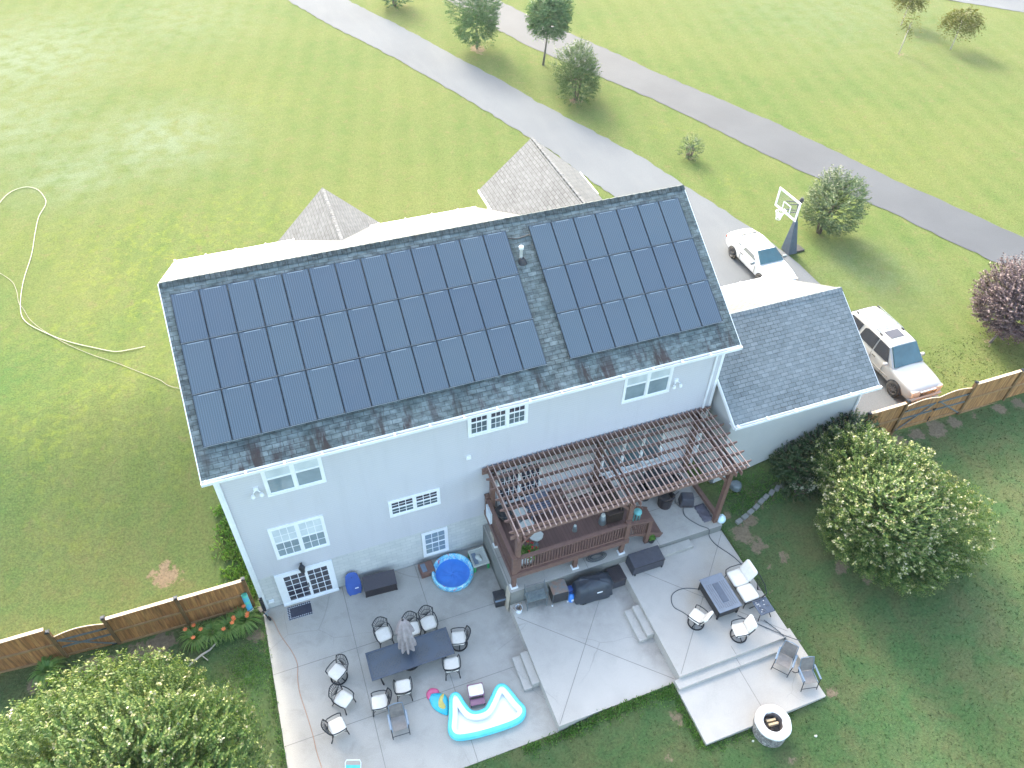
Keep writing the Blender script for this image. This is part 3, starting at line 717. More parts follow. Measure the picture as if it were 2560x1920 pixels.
def make_panel():
    root = empty('solar_panel', group='solar panels on the rear roof slope', cat='solar panel')
    w_, h_ = PW-.018, PH-.034
    b = MB(); t = .012
    b.box(-w_/2, w_/2, -h_/2, -h_/2+t, 0, .045); b.box(-w_/2, w_/2, h_/2-t, h_/2, 0, .045); b.box(-w_/2, -w_/2+t, -h_/2+t, h_/2-t, 0, .045); b.box(w_/2-t, w_/2, -h_/2+t, h_/2-t, 0, .045)
    b.build('frame', M['panel_frame'], root)
    b = MB(); b.add([(-w_/2+t, -h_/2+t, .04), (w_/2-t, -h_/2+t, .04), (w_/2-t, h_/2-t, .04), (-w_/2+t, h_/2-t, .04)], [(0, 1, 2, 3)])
    b.build('cell_sheet', M['cells'], root, uvf=lambda v: ((v[0]+w_/2)/w_, (v[1]+h_/2)/h_))
    b = MB(); b.box(-w_*.30, w_*.30, h_/2-.058, h_/2-.032, .041, .046); b.build('pale_strip', M['alu'], root)  # thin pale bar near the top edge of the panel
    b = MB(); b.box(-w_/2, w_/2, -h_/2-.014, -h_/2-.002, .02, .046); b.build('bottom_trim', M['alu'], root)
    b = MB()
    for s in (-.3, .3): b.box(s*w_-.02, s*w_+.02, -h_/2-.02, h_/2+.02, -.07, -.002)
    b.build('mounting_rail', M['panel_frame'], root)
    return root
proto = make_panel(); first = True
rot = Matrix.Rotation(.567, 4, 'X')
for arr, u0, ncol, nm in (('left', .0179, 13, 'large left array'), ('right', 12.5962, 7, 'small right array')):
    for r_ in range(3):
        for c_ in range(ncol):
            o = proto if first else copy_tree(proto); first = False
            o.location = roofpt(u0+(c_+.5)*PW, V0+(r_+.5)*PH, .10); o.rotation_euler = (.567, 0, 0)
            o['label'] = 'solar panel in the %s row of the %s, %s from its left end' % (ROWS[r_], nm, ORD[c_])
# ------------------------------------------------------------------ deck
DZ = 2.45
deck = empty('raised_deck', (9.2, 0, 1.4), label='reddish brown timber deck with railing raised on short posts above the concrete terrace', cat='deck')
def part(b, name, mat, root, **kw):
    """build a mesh given in world coordinates as a part of a root standing at root.location"""
    ox, oy, oz = root.location; rz = root.rotation_euler.z; cs, sn = math.cos(-rz), math.sin(-rz)
    nv = []
    for v in b.v:
        x, y, z = v[0]-ox, v[1]-oy, v[2]-oz; nv.append((x*cs-y*sn, x*sn+y*cs, z))
    b.v = nv; return b.build(name, mat, root, **kw)
b = MB(); b.prism([(9.22, -3.12), (14.08, -3.12), (14.55, -2.3), (14.55, -.03), (9.22, -.03)], DZ-.05, DZ); part(b, 'deck_floor', M['deck_boards'], deck)
b = MB(); b.box(9.17, 9.22, -3.22, -.03, DZ-.26, DZ+.01); part(b, 'rim_board', M['wood_deck'], deck)
b = MB(); b.box(9.17, 14.12, -3.27, -3.22, DZ-.26, DZ+.01); b.box(9.17, 14.12, -3.22, -3.08, DZ-.055, DZ+.012); part(b, 'rim_board', M['wood_deck'], deck)
for x, y in ((9.33, -3.1), (11.91, -3.1), (13.95, -3.1), (9.33, -1.1)):
    b = MB(); b.box(x-.08, x+.08, y-.08, y+.08, 1.42, DZ-.2); o = part(b, 'deck_post', M['wood_post'], deck)
    b = MB(); b.box(x-.14, x+.14, y-.13, y-.085, 1.4, 1.47); b.box(x-.14, x-.085, y-.085, y+.1, 1.4, 1.47); b.box(x+.085, x+.14, y-.085, y+.1, 1.4, 1.47)
    part(b, 'post_foot', M['white'], deck)
def railing(p, q, z0, z1, root, zt=.95):
    b = MB(); p3, q3 = Vector((*p, z0)), Vector((*q, z1)); L = (q3-p3).length; n = int(L/.115); up = Vector((0, 0, 1))
    b.bar(p3+up*zt, q3+up*zt, .15, .045); b.bar(p3+up*(zt-.09), q3+up*(zt-.09), .045, .08); b.bar(p3+up*.1, q3+up*.1, .045, .08)
    for i in range(1, n): c_ = p3.lerp(q3, i/n); b.box(c_.x-.018, c_.x+.018, c_.y-.018, c_.y+.018, c_.z+.1, c_.z+zt-.08)
    return part(b, 'railing', M['wood_deck'], root)
railing((9.27, -3.1), (9.27, -.1), DZ, DZ, deck); railing((9.33, -3.17), (13.95, -3.17), DZ, DZ, deck); railing((14.05, -3.17), (15.05, -3.0), DZ, 1.95, deck)
for x, y, z0, h in ((9.3, -3.15, DZ-.2, 1.25), (14.0, -3.15, DZ, 1.05), (15.12, -3.0, 1.4, 1.5), (9.27, -.15, DZ, 1.05)):
    b = MB(); b.box(x-.08, x+.08, y-.08, y+.08, z0, z0+h); b.box(x-.1, x+.1, y-.1, y+.1, z0+h, z0+h+.03); part(b, 'rail_post', M['wood_post'], deck)
for i in range(5):
    b = MB(); b.box(14.55+i*.27, 14.82+i*.27, -2.95, -1.6, DZ-.04-(i+1)*.18, DZ-(i+1)*.18); part(b, 'stair_tread', M['wood_deck'], deck)
for y in (-2.97, -1.6):
    b = MB(); b.bar((14.5, y, DZ-.2), (15.85, y, 1.5), .04, .26); part(b, 'stair_stringer', M['wood_deck'], deck)

# ------------------------------------------------------------------ pergola
per = empty('pergola', (14, -1.6, 1.4), label='long brown timber pergola with open slat roof over deck and terrace', cat='pergola')
for x, y, z0 in ((9.45, -3.1, DZ), (14.08, -3.0, DZ), (18.33, -3.07, 1.42), (9.45, -.25, DZ), (14.0, -.25, DZ), (18.45, -.25, 1.4)):
    b = MB(); b.box(x-.09, x+.09, y-.09, y+.09, z0, 4.83); part(b, 'post', M['wood_post'], per)
for x in (9.45, 14.05, 18.4):
    for d_ in (-.12, .12):
        b = MB(); b.bar((x+d_, -3.45, 4.92), (x+d_, -.02, 4.92), .04, .19); part(b, 'main_beam', M['wood_top'], per)
b = MB(); b.bar((9.1, -3.2, 4.9), (18.9, -3.2, 4.9), .045, .2); part(b, 'front_beam', M['wood_top'], per)
b = MB(); b.bar((9.1, -.06, 4.9), (18.9, -.06, 4.9), .045, .2); part(b, 'wall_beam', M['wood_top'], per)
for k in range(7):
    y = -.1-k*.505
    b = MB(); b.bar((9.3, y, 5.1), (18.85, y, 5.1), .045, .17)
    for s, x in ((-1, 9.3), (1, 18.85)):
        vs = [(x, y-.0225, 5.015), (x, y+.0225, 5.015), (x, y+.0225, 5.185), (x, y-.0225, 5.185), (x+s*.22, y-.0225, 5.12), (x+s*.22, y+.0225, 5.12), (x+s*.22, y+.0225, 5.185), (x+s*.22, y-.0225, 5.185)]
        b.add(vs, [(0, 4, 5, 1), (1, 5, 6, 2), (2, 6, 7, 3), (3, 7, 4, 0), (4, 7, 6, 5)])
    b.box(9.08, 19.07, y-.02, y+.02, 5.187, 5.191); o = part(b, 'rafter', M['wood_top'], per)
sl = None
for i in range(47):
    x = 9.32+i*.206
    if sl is None:
        b = MB(); b.bar((x, -3.42, 5.215), (x, -.02, 5.215), .038, .045); sl = part(b, 'slat', M['slat_wood'], per); x0s = x
    else:
        o = sl.copy(); COL.objects.link(o); o.parent = per; o.location = (x-x0s, 0, 0)
for x, y, dx, dy in ((18.33, -3.07, -.7, 0), (14.08, -3.0, -.7, 0), (9.45, -3.1, .7, 0), (18.33, -3.07, 0, .8), (9.45, -3.1, 0, .8)):
    b = MB(); b.bar((x, y, 4.1), (x+dx, y+dy, 4.82), .07, .09); part(b, 'knee_brace', M['wood_post'], per)
# timber lying along the terrace edge, and a leaning brace
b = MB(); b.bar((18.45, -2.9, 1.62), (18.4, -.9, 1.62), .17, .17)
tag(b.build('timber_beam', M['wood_post']), 'long brown timber beam lying along the right edge of the terrace', 'beam')

# ------------------------------------------------------------------ fences
def fence(name, x0, x1, y, zb, H, mats, root_label, posts, gates, cat='fence'):
    """boards face the camera side (-y); zb(x) is ground height; gates: (xa, xb) arched"""
    root = empty(name, (x0, y, zb(x0)), label=root_label, cat=cat)
    segs = []; ps = sorted(posts)
    for a, c_ in zip(ps, ps[1:]):
        isg = any(abs(a-g[0]) < .02 for g in gates)
        top = max(zb(a), zb(c_))+H
        if not isg:
            b = MB(); b.add([(a+.05, y, zb(a)+.04), (c_-.05, y, zb(c_)+.04), (c_-.05, y, top), (a+.05, y, top), (a+.05, y+.022, zb(a)+.04), (c_-.05, y+.022, zb(c_)+.04), (c_-.05, y+.022, top), (a+.05, y+.022, top)],
                        [(0, 1, 2, 3), (7, 6, 5, 4), (0, 4, 5, 1), (1, 5, 6, 2), (2, 6, 7, 3), (3, 7, 4, 0)])
            part(b, 'board_panel', mats[0], root)
            b = MB(); b.bar((a+.05, y-.03, lerp(zb(a), top, .52)), (c_-.05, y-.03, lerp(zb(c_), top, .52)), .05, .09); part(b, 'rail', M['cedar_rail'], root)
            b = MB(); b.bar((a+.05, y-.03, zb(a)+.1), (c_-.05, y-.03, zb(c_)+.1), .05, .09); part(b, 'rail', M['cedar_rail'], root)
            b = MB(); b.box(a+.05, c_-.05, y-.07, y+.06, top, top+.035); part(b, 'cap_board', M['cedar_cap'], root)
        else:
            n = 14; b = MB(); dbl = (c_-a) > 2.2; tops = []
            for i in range(n+1):
                t = i/n; x = lerp(a+.07, c_-.07, t)
                if dbl: tt = (t*2) % 1 if t < 1 else 1; arch = .16*math.sin(PI*tt)+.06*t
                else: arch = .18*math.sin(PI*t)
                tops.append((x, lerp(zb(a), zb(c_), t)+H-.28+arch))
            vs = []
            for x, t_ in tops: vs += [(x, y, zb(x)+.08), (x, y, t_), (x, y+.022, zb(x)+.08), (x, y+.022, t_)]
            fs = []
            for i in range(n): o = i*4; fs += [(o, o+4, o+5, o+1), (o+2, o+3, o+7, o+6), (o+1, o+5, o+7, o+3)]
            b.add(vs, fs); g = part(b, 'gate', mats[0], root)
            def sub(bb, nm, mt):
                oo = part(bb, nm, mt, root); oo.parent = g
            bb = MB(); bb.tube([(x, y-.01, t_+.01) for x, t_ in tops], .022, 5); sub(bb, 'arched_trim', M['cedar_cap'])
            leaves = [(a, c_)] if not dbl else [(a, (a+c_)/2), ((a+c_)/2, c_)]
            for i, (p, q) in enumerate(leaves):
                for h_ in (.12, .5, .8):
                    bb = MB(); bb.bar((p+.08, y-.03, zb(p)+.1+h_*(H-.35)), (q-.08, y-.03, zb(q)+.1+h_*(H-.35)), .04, .07); sub(bb, 'gate_rail', M['galv'] if h_ > .4 else M['cedar_rail'])
                bb = MB()
                if i == 0 and not dbl: bb.bar((p+.1, y-.05, zb(p)+H-.5), (q-.1, y-.05, zb(q)+.2), .03, .06)
                elif i == 0: bb.bar((p+.1, y-.05, zb(p)+.2), (q-.1, y-.05, zb(q)+H-.5), .03, .06)
                else: bb.bar((p+.1, y-.05, zb(p)+H-.5), (q-.1, y-.05, zb(q)+.2), .03, .06)
                sub(bb, 'gate_brace', M['galv'])
                hx = p+.1 if i == 0 and dbl else q-.1
                for h_ in (.2, H-.5):
                    bb = MB(); bb.bar((hx-.14, y-.06, zb(hx)+h_), (hx+.14, y-.06, zb(hx)+h_), .02, .05); sub(bb, 'hinge', M['iron'])
            if dbl:
                mx_ = (a+c_)/2; bb = MB(); bb.box(mx_-.07, mx_+.09, y-.08, y-.05, zb(mx_)+1.0, zb(mx_)+1.06); bb.box(mx_-.02, mx_+.01, y-.08, y-.05, zb(mx_)+.2, zb(mx_)+.55); sub(bb, 'latch', M['iron'])
    for a in ps:
        top = zb(a)+H+.12
        b = MB(); b.box(a-.06, a+.06, y-.075, y+.045, zb(a)-.2, top); o = part(b, 'post', mats[1], root)
        b = MB(); b.box(a-.075, a+.075, y-.09, y+.06, top, top+.05); b.box(a-.05, a+.05, y-.065, y+.035, top+.05, top+.075); part(b, 'post_cap', M['dark_metal'], root)
    return root
zl = lambda x: interp(x, [(-14, .66), (-9.5, .5), (-7.2, .16), (-5.4, .05), (-2.9, -.02), (0, -.05)])
fence('wooden_fence', -.1, -11.8, .38, zl, 1.86, (M['cedar_l'], M['cedar_post']), 'reddish cedar privacy fence with a single arched gate left of the house', [-.42, -2.86, -5.36, -7.16, -9.4, -11.8], [(-7.16, -5.36)])
zr_ = lambda x: interp(x, [(26, 2.02), (28, 2.12), (31.8, 2.0), (34.4, 1.9), (38, 1.85)])
fence('wooden_fence', 26.1, 37.6, -1.93, zr_, 1.98, (M['cedar_r'], M['cedar_post']), 'golden cedar privacy fence with a double arched gate beside the garage', [26.08, 28.1, 32.0, 34.75, 37.5], [(28.1, 32.0)])
b = MB(); b.box(26.0, 26.12, -1.86, -1.2, 1.9, 3.9)

# ------------------------------------------------------------------ patio furniture
def rbox(b, cx_, cy_, z0, z1, sx_, sy_, r=.06, n=4, mi=0, top_in=.03, skew=0):
    """rounded cushion: rounded rectangle rings, bulging top"""
    def ring(inset, z):
        out = []
        for (qx, qy, a0) in ((1, 1, 0), (-1, 1, 90), (-1, -1, 180), (1, -1, 270)):
            for k in range(n):
                a = R(a0+90*k/(n-1)); out.append((cx_+qx*(sx_/2-r)+ (r-inset)*math.cos(a), cy_+qy*(sy_/2-r)+(r-inset)*math.sin(a), z))
        return out
    h = z1-z0; rings = [ring(top_in, z0), ring(0, z0+h*.3), ring(0, z0+h*.7), ring(top_in, z1), ring(r*.95, z1+h*.12)]
    vs = [p for rg in rings for p in rg]; k = 4*n; fs = []
    for i in range(len(rings)-1):
        for j in range(k): fs.append((i*k+j, i*k+(j+1) % k, (i+1)*k+(j+1) % k, (i+1)*k+j))
    fs.append(tuple(range(k))[::-1]); fs.append(tuple(range((len(rings)-1)*k, len(rings)*k)))
    b.add(vs, fs, mi)
def make_dining(swivel=False, soft_back=False):
    """chair faces local +x; origin on the floor under the seat"""
    root = empty('swivel_chair' if swivel else 'patio_chair')
    b = MB(); rbox(b, .02, 0, .41, .50, .56, .54, .09); b.build('seat_cushion', M['cushion'], root, smooth=True)
    b = MB(); b.tube([(.27, -.25, .4), (.27, .25, .4), (-.24, .23, .39), (-.24, -.23, .39)], .016, 5, True)
    for i in range(5): yy = -.2+i*.1; b.tube([(-.24, yy, .39), (.27, yy, .4)], .008, 4)
    b.build('seat_frame', M['iron'], root)
    # backrest: arched frame, fan lattice
    def bp(y, z):  t = (z-.42); return (-.25-.28*t-.10*t*t+(.06*(y/.27)**2), y, z)
    W = .28
    b = MB()
    fr_ = [bp(-.25, .4), bp(-.27, .62), bp(-.29, .86), bp(-.19, .93), bp(-.09, .985), bp(0, 1.0), bp(.09, .985), bp(.19, .93), bp(.29, .86), bp(.27, .62), bp(.25, .4)]
    b.tube(fr_, .022, 6); b.tube([bp(-.26, .5), bp(0, .53), bp(.26, .5)], .012, 5)
    b.build('back_frame', M['iron'], root)
    b = MB()
    for i in range(9):
        t = -1+2*i/8; yt = .27*t; zt = .965-.11*abs(t)**1.5
        b.tube([bp(0, .53), bp(.13*t*1.5, .70), bp(yt, zt)], .0105, 4)
    for s in (-1, 1): b.tube([bp(0, .82), bp(s*.12, .78), bp(s*.2, .68), bp(s*.27, .62)], .008, 4); b.tube([bp(0, .66), bp(s*.14, .62), bp(s*.26, .56)], .007, 4)
    b.build('back_lattice', M['iron'], root)
    for s in (-1, 1):
        b = MB(); b.tube([bp(s*.26, .68), (-.18, s*.315, .665), (0, s*.335, .66), (.2, s*.325, .655), (.29, s*.30, .63), (.28, s*.27, .54), (.27, s*.25, .4)], .021, 5)
        b.build('armrest', M['iron'], root)
    if swivel:
        b = MB(); b.tube([(.30*math.cos(t*PI/9), .30*math.sin(t*PI/9), .03) for t in range(18)], .028, 6, True); b.tube([(-.28, 0, .05), (0, 0, .12), (.28, 0, .05)], .02, 5); b.tube([(0, -.28, .05), (0, 0, .12), (0, .28, .05)], .02, 5)
        b.lathe([(.12, .1), (.12, .16), (.05, .2), (.05, .38), (.14, .4)], 12); b.build('swivel_base', M['iron'], root)
    else:
        for sx_, x, xf in ((1, .27, .31), (-1, -.24, -.34)):
            for s in (-1, 1):
                b = MB(); b.tube([(x, s*.24, .4), (x+.02*sx_, s*.25, .2), (xf, s*.27, .0)], [.022, .019, .024], 5); b.build('leg', M['iron'], root)
        b = MB(); b.tube([(.28, -.25, .2), (0, 0, .24), (-.27, .25, .2)], .01, 4); b.tube([(.28, .25, .2), (0, 0, .24), (-.27, -.25, .2)], .01, 4); b.build('stretcher', M['iron'], root)
    if soft_back:
        b = MB(); rbox(b, 0, 0, -.055, .055, .56, .54, .1); 
        ang = R(72); c_, s_ = math.cos(ang), math.sin(ang)
        b.v = [(-.22-(x*c_)*1-z*s_*0-.3*c_*.9+z*s_, y, .50+x*s_+.29+z*c_) for x, y, z in b.v]
        b.build('back_cushion', M['cushion'], root, smooth=True)
    return root
G1 = 'cream cushioned black iron chairs on the lower patio'
dchairs = [
    (4.13, -2.83, -83, 0, 'black iron chair with cream seat at the house side of the long table, leftmost there'),
    (5.22, -2.98, -90, 0, 'black iron chair half hidden behind the closed umbrella'),
    (5.88, -2.95, -88, 0, 'black iron chair tucked at the house side of the long table right of the umbrella'),
    (6.80, -3.98, 165, 1, 'swivel chair with round base at the right end of the long table'),
    (6.22, -4.90, 80, 0, 'black iron chair tucked at the lawn side of the long table near its right end'),
    (4.31, -5.13, 82, 0, 'black iron chair pulled back from the lawn side of the long table, facing it'),
    (3.41, -5.36, 172, 0, 'cream seated iron chair facing left, beside the tan sling chair on the lower patio'),
    (2.20, -3.72, -143, 1, 'swivel chair with round base standing left of the long table'),
    (2.17, -4.78, -50, 0, 'black iron chair just in front of the left swivel chair, turned to the table'),
    (1.76, -5.68, 10, 0, 'black iron chair alone near the left edge of the patio')]
protoA = make_dining(); protoB = make_dining(True); used = [False, False]
for x, y, a, k, lb in dchairs:
    p = (protoA, protoB)[k]; o = p if not used[k] else copy_tree(p); used[k] = True
    o.location = (x, y, 0); o.rotation_euler = (0, 0, R(a)); tag(o, lb, 'chair', G1)
protoC = make_dining(True, True); o = protoC
o.location = (15.42, -6.72, 1.0); o.rotation_euler = (0, 0, R(118)); tag(o, 'swivel armchair with cream cushions at the near left corner of the grey fire table', 'armchair', 'cushioned armchairs round the fire table')
o = copy_tree(protoC); o.location = (16.68, -7.72, 1.0); o.rotation_euler = (0, 0, R(172)); tag(o, 'swivel armchair with cream cushions near the two steps, in front of the small side table', 'armchair', 'cushioned armchairs round the fire table')
# love seat
ls = empty('love_seat', (17.85, -6.1, 1.0), R(180), label='two-seat black iron sofa with cream cushions, one back cushion missing, by the fire table', cat='sofa')
for s in (-1, 1):
    b = MB(); rbox(b, .05, s*.36, .34, .47, .68, .70, .1); b.build('seat_cushion', M['cushion'], ls, smooth=True)
b = MB(); rbox(b, 0, 0, -.06, .06, .6, .70, .1); ang = R(62); c_, s_ = math.cos(ang), math.sin(ang)
b.v = [(-.36-x*c_+z*s_, y-.36, .72+x*s_+z*c_) for x, y, z in b.v]; b.build('back_cushion', M['cushion'], ls, smooth=True)
b = MB(); b.tube([(.36, -.72, .33), (.36, .72, .33), (-.32, .72, .32), (-.32, -.72, .32)], .02, 5, True); b.build('seat_frame', M['iron'], ls)
def lb_(y, z): return (-.34-.35*(z-.35), y, z)
b = MB(); b.tube([lb_(-.72, .33), lb_(-.74, .7), lb_(-.5, .86), lb_(0, .93), lb_(.5, .86), lb_(.74, .7), lb_(.72, .33)], .02, 6); b.build('back_frame', M['iron'], ls)
b = MB()
for sd in (-1, 1):
    for i in range(9): t = -1+2*i/8; b.tube([lb_(sd*.36, .42), lb_(sd*.36+.18*t, .6), lb_(sd*.36+.32*t, .82-.05*abs(t))], .008, 4)
b.build('back_lattice', M['iron'], ls)
for s in (-1, 1):
    b = MB(); b.tube([lb_(s*.73, .62), (-.2, s*.78, .6), (.2, s*.79, .6), (.38, s*.76, .55), (.36, s*.72, .33)], .018, 5); b.build('armrest', M['iron'], ls)
    for x in (.34, -.3):
        b = MB(); b.tube([(x, s*.68, .33), (x*1.1, s*.7, 0)], .02, 5); b.build('leg', M['iron'], ls)
# dining table
tb = empty('dining_table', (4.87, -4.06, 0), label='long slate blue cast metal dining table on the lower patio', cat='table')
N = NT('table_lattice'); co = N.coord(); 
v = N.n('TexBrick'); v.offset = 0; v.inputs['Scale'].default_value = 1; v.inputs['Brick Width'].default_value = .055; v.inputs['Row Height'].default_value = .055; v.inputs['Mortar Size'].default_value = .013
v.inputs['Color1'].default_value = (.045, .05, .055, 1); v.inputs['Color2'].default_value = (.10, .10, .085, 1); v.inputs['Mortar'].default_value = (.075, .098, .135, 1); N.l(co, v.inputs['Vector'])
ms = N.ramp(N.noise(co, 1.6, 3), .42, .52)
N.color(N.mix(ms, (.075, .098, .135), v.outputs[0])); M['lattice'] = N.set(.4, .4)
M['slate'] = pm('slate_metal', (.072, .094, .13), (.055, .072, .105), 4, .38, .4)
b = MB(); b.box(-1.49, 1.49, -.50, .50, .70, .712); b.build('lattice_top', M['lattice'], tb)
b = MB(); b.box(-1.57, 1.57, -.57, -.49, .69, .722); b.box(-1.57, 1.57, .49, .57, .69, .722); b.box(-1.57, -1.48, -.49, .49, .69, .722); b.box(1.48, 1.57, -.49, .49, .69, .722)
b.box(-.06, .06, -.49, .49, .705, .7205); b.build('table_rim', M['slate'], tb, bevel=.008)
for sx_ in (-1, 1):
    for sy_ in (-1, 1):
        b = MB(); b.tube([(sx_*1.2, sy_*.40, .69), (sx_*1.23, sy_*.44, .35), (sx_*1.18, sy_*.5, 0)], [.035, .028, .035], 6); b.build('leg', M['iron'], tb)
# closed umbrella standing through the table
um = empty('closed_umbrella', (4.83, -4.1, 0), label='folded taupe patio umbrella standing in the centre of the long table', cat='umbrella')
M['canvas'] = pm('taupe_canvas', (.34, .295, .29), (.26, .22, .22), 6, .9, bump=.2, bscale=18)
b = MB(); b.tube([(0, 0, .02), (0, 0, 2.42)], .022, 8); b.build('pole', M['iron'], um)
b = MB(); b.lathe([(.26, .0), (.27, .04), (.2, .08), (.05, .1), (.05, .3)], 20); b.build('base', M['iron'], um)
def folds(prof, nf, depth, n=64, ph=0):
    b = MB(); k = len(prof)
    for i, (r_, z) in enumerate(prof):
        for j in range(n):
            t = 2*PI*j/n; rr = r_*(1+depth*min(1, i/2)*math.cos(nf*t+ph+.25*math.sin(3*t)))
            b.v.append((rr*math.cos(t), rr*math.sin(t), z-.03*math.cos(nf*t+ph)*(i/k)))
    for i in range(k-1):
        for j in range(n): b.f.append((i*n+j, (i+1)*n+j, (i+1)*n+(j+1) % n, i*n+(j+1) % n)); b.mi.append(0); b.rn.append(.5)
    return b
folds([(.03, 2.44), (.07, 2.42), (.13, 2.3), (.18, 2.1), (.21, 1.95), (.23, 1.82), (.24, 1.74)], 7, .22).build('vent_cap', M['canvas'], um, smooth=True)
folds([(.04, 2.36), (.10, 2.2), (.13, 1.9), (.15, 1.6), (.19, 1.3), (.21, 1.1), (.20, .98)], 8, .34, ph=1).build('canopy', M['canvas'], um, smooth=True)
b = MB(); b.lathe([(.035, 2.43), (.035, 2.46), (0, 2.47)], 10); b.build('finial', M['iron'], um)
um.scale = (1.25, 1.25, 1.09); um.rotation_euler = (R(-8), 0, 0)
# fire table
ft = empty('fire_table', (16.7, -6.17, 1.0), label='grey slatted rectangular fire table with a darker centre lid on the upper patio', cat='fire table')
N = NT('fire_lattice'); co = N.coord(); v = N.n('TexBrick'); v.offset = 0; v.inputs['Scale'].default_value = 1; v.inputs['Brick Width'].default_value = .085; v.inputs['Row Height'].default_value = .05; v.inputs['Mortar Size'].default_value = .012
v.inputs['Color1'].default_value = (.05, .06, .075, 1); v.inputs['Color2'].default_value = (.07, .08, .1, 1); v.inputs['Mortar'].default_value = (.16, .19, .235, 1); N.l(co, v.inputs['Vector']); N.color(v.outputs[0]); M['fire_lat'] = N.set(.4, .4)
M['ftgrey'] = pm('fire_table_grey', (.155, .185, .23), (.13, .155, .195), 4, .38, .35)
b = MB(); b.box(-.5, .5, -.77, .77, .59, .62); b.build('table_top', M['ftgrey'], ft, bevel=.012)
b = MB()
for (a0, a1, c0, c1) in ((-.4, -.17, -.62, .45), (.17, .4, -.62, .45), (-.17, .17, -.66, -.46)): b.add([(a0, c0, .624), (a1, c0, .624), (a1, c1, .624), (a0, c1, .624)], [(0, 1, 2, 3)])
b.build('lattice_inset', M['fire_lat'], ft)
b = MB(); b.box(-.13, .13, -.42, .42, .622, .64); b.build('burner_lid', M['slate'], ft, bevel=.006)
b = MB()
for s in (-1, 1): b.box(s*.43-.015, s*.43+.015, -.68, .68, .12, .58)
for s in (-1, 1): b.box(-.41, .41, s*.68-.015, s*.68+.015, .12, .58)
b.build('side_panels', M['black'], ft)
for sx_ in (-1, 1):
    for sy_ in (-1, 1): b = MB(); b.box(sx_*.43-.03, sx_*.43+.03, sy_*.68-.03, sy_*.68+.03, 0, .59); b.build('leg', M['iron'], ft)
# small side table
st_ = empty('side_table', (18.0, -7.18, 1.0), label='small square slate side table with pierced top in front of the two-seat sofa', cat='side table')
b = MB(); b.box(-.32, .32, -.32, .32, .48, .51); b.build('table_top', M['slate'], st_, bevel=.01)
b = MB(); random.seed(4)
for i in range(26):
    x, y = random.choice([-.2, -.13, -.06, .06, .13, .2]), random.choice([-.2, -.12, -.04, .04, .12, .2]); b.box(x-.02, x+.02, y-.014, y+.014, .510, .5135)
b.build('pierced_pattern', M['cushion'], st_)
for sx_ in (-1, 1):
    for sy_ in (-1, 1): b = MB(); b.tube([(sx_*.12, sy_*.12, .48), (sx_*.2, sy_*.2, .25), (sx_*.29, sy_*.29, 0)], .018, 5); b.build('leg', M['iron'], st_)
# sling chairs
M['slingf'] = pm('sling_frame', (.20, .26, .33), (.16, .21, .27), 6, .35, .4)
M['sling'] = pm('sling_fabric', (.20, .175, .16), (.16, .14, .13), 9, .85)
M['slingseat'] = pm('sling_seat_fabric', (.27, .245, .225), (.23, .205, .19), 9, .85)
def make_sling():
    root = empty('sling_chair')
    b = MB(); b.add([(.26, -.24, .42), (.26, .24, .42), (.0, .24, .39), (.0, -.24, .39), (-.24, .24, .41), (-.24, -.24, .41)], [(0, 1, 2, 3), (3, 2, 4, 5)]); 
    b.add([(.26, -.24, .405), (.26, .24, .405), (.0, .24, .375), (.0, -.24, .375), (-.24, .24, .395), (-.24, -.24, .395)], [(3, 2, 1, 0), (5, 4, 2, 3)]); b.build('seat_sling', M['slingseat'], root)
    b = MB(); b.add([(-.22, -.24, .44), (-.22, .24, .44), (-.30, .24, .70), (-.30, -.24, .70), (-.42, .22, .98), (-.42, -.22, .98)], [(0, 1, 2, 3), (3, 2, 4, 5)])
    b.add([(-.235, -.24, .44), (-.235, .24, .44), (-.315, .24, .70), (-.315, -.24, .70), (-.435, .22, .98), (-.435, -.22, .98)], [(3, 2, 1, 0), (5, 4, 2, 3)]); b.build('back_sling', M['sling'], root)
    b = MB(); b.tube([(-.2, -.26, .40), (-.3, -.265, .70), (-.43, -.245, 1.0), (-.45, 0, 1.03), (-.43, .245, 1.0), (-.3, .265, .70), (-.2, .26, .40)], .02, 6); b.build('back_frame', M['slingf'], root)
    for s in (-1, 1):
        b = MB(); b.box(-.30, .26, s*.31-.035, s*.31+.035, .635, .66); b.build('armrest', M['slingf'], root, bevel=.01)
        b = MB(); b.tube([(.24, s*.31, .64), (.28, s*.30, .35), (.34, s*.30, 0)], .017, 5); b.build('leg', M['dark_metal'], root)
        b = MB(); b.tube([(-.28, s*.30, .6), (-.2, s*.29, .4), (-.3, s*.30, .15), (-.42, s*.30, 0)], .017, 5); b.build('leg', M['dark_metal'], root)
        b = MB(); b.tube([(.27, s*.27, .41), (-.24, s*.27, .40)], .018, 5); b.build('seat_rail', M['slingf'], root)
    b = MB(); b.tube([(.32, -.3, .14), (.32, .3, .14)], .013, 5); b.build('stretcher', M['dark_metal'], root)
    return root
sp = make_sling()
for i, (x, y, z, a, lb) in enumerate([(3.85, -6.28, 0, -93, 'tan sling armchair with blue-grey frame alone on the lower patio'),
                                   (17.72, -9.18, .66, -141, 'tan sling armchair on the fire pit pad nearest the steps'),
                                   (18.18, -9.98, .66, -102, 'tan sling armchair at the outer corner of the fire pit pad')]):
    o = sp if i == 0 else copy_tree(sp); o.location = (x, y, z); o.rotation_euler = (0, 0, R(a)); tag(o, lb, 'chair', 'tan sling chairs')

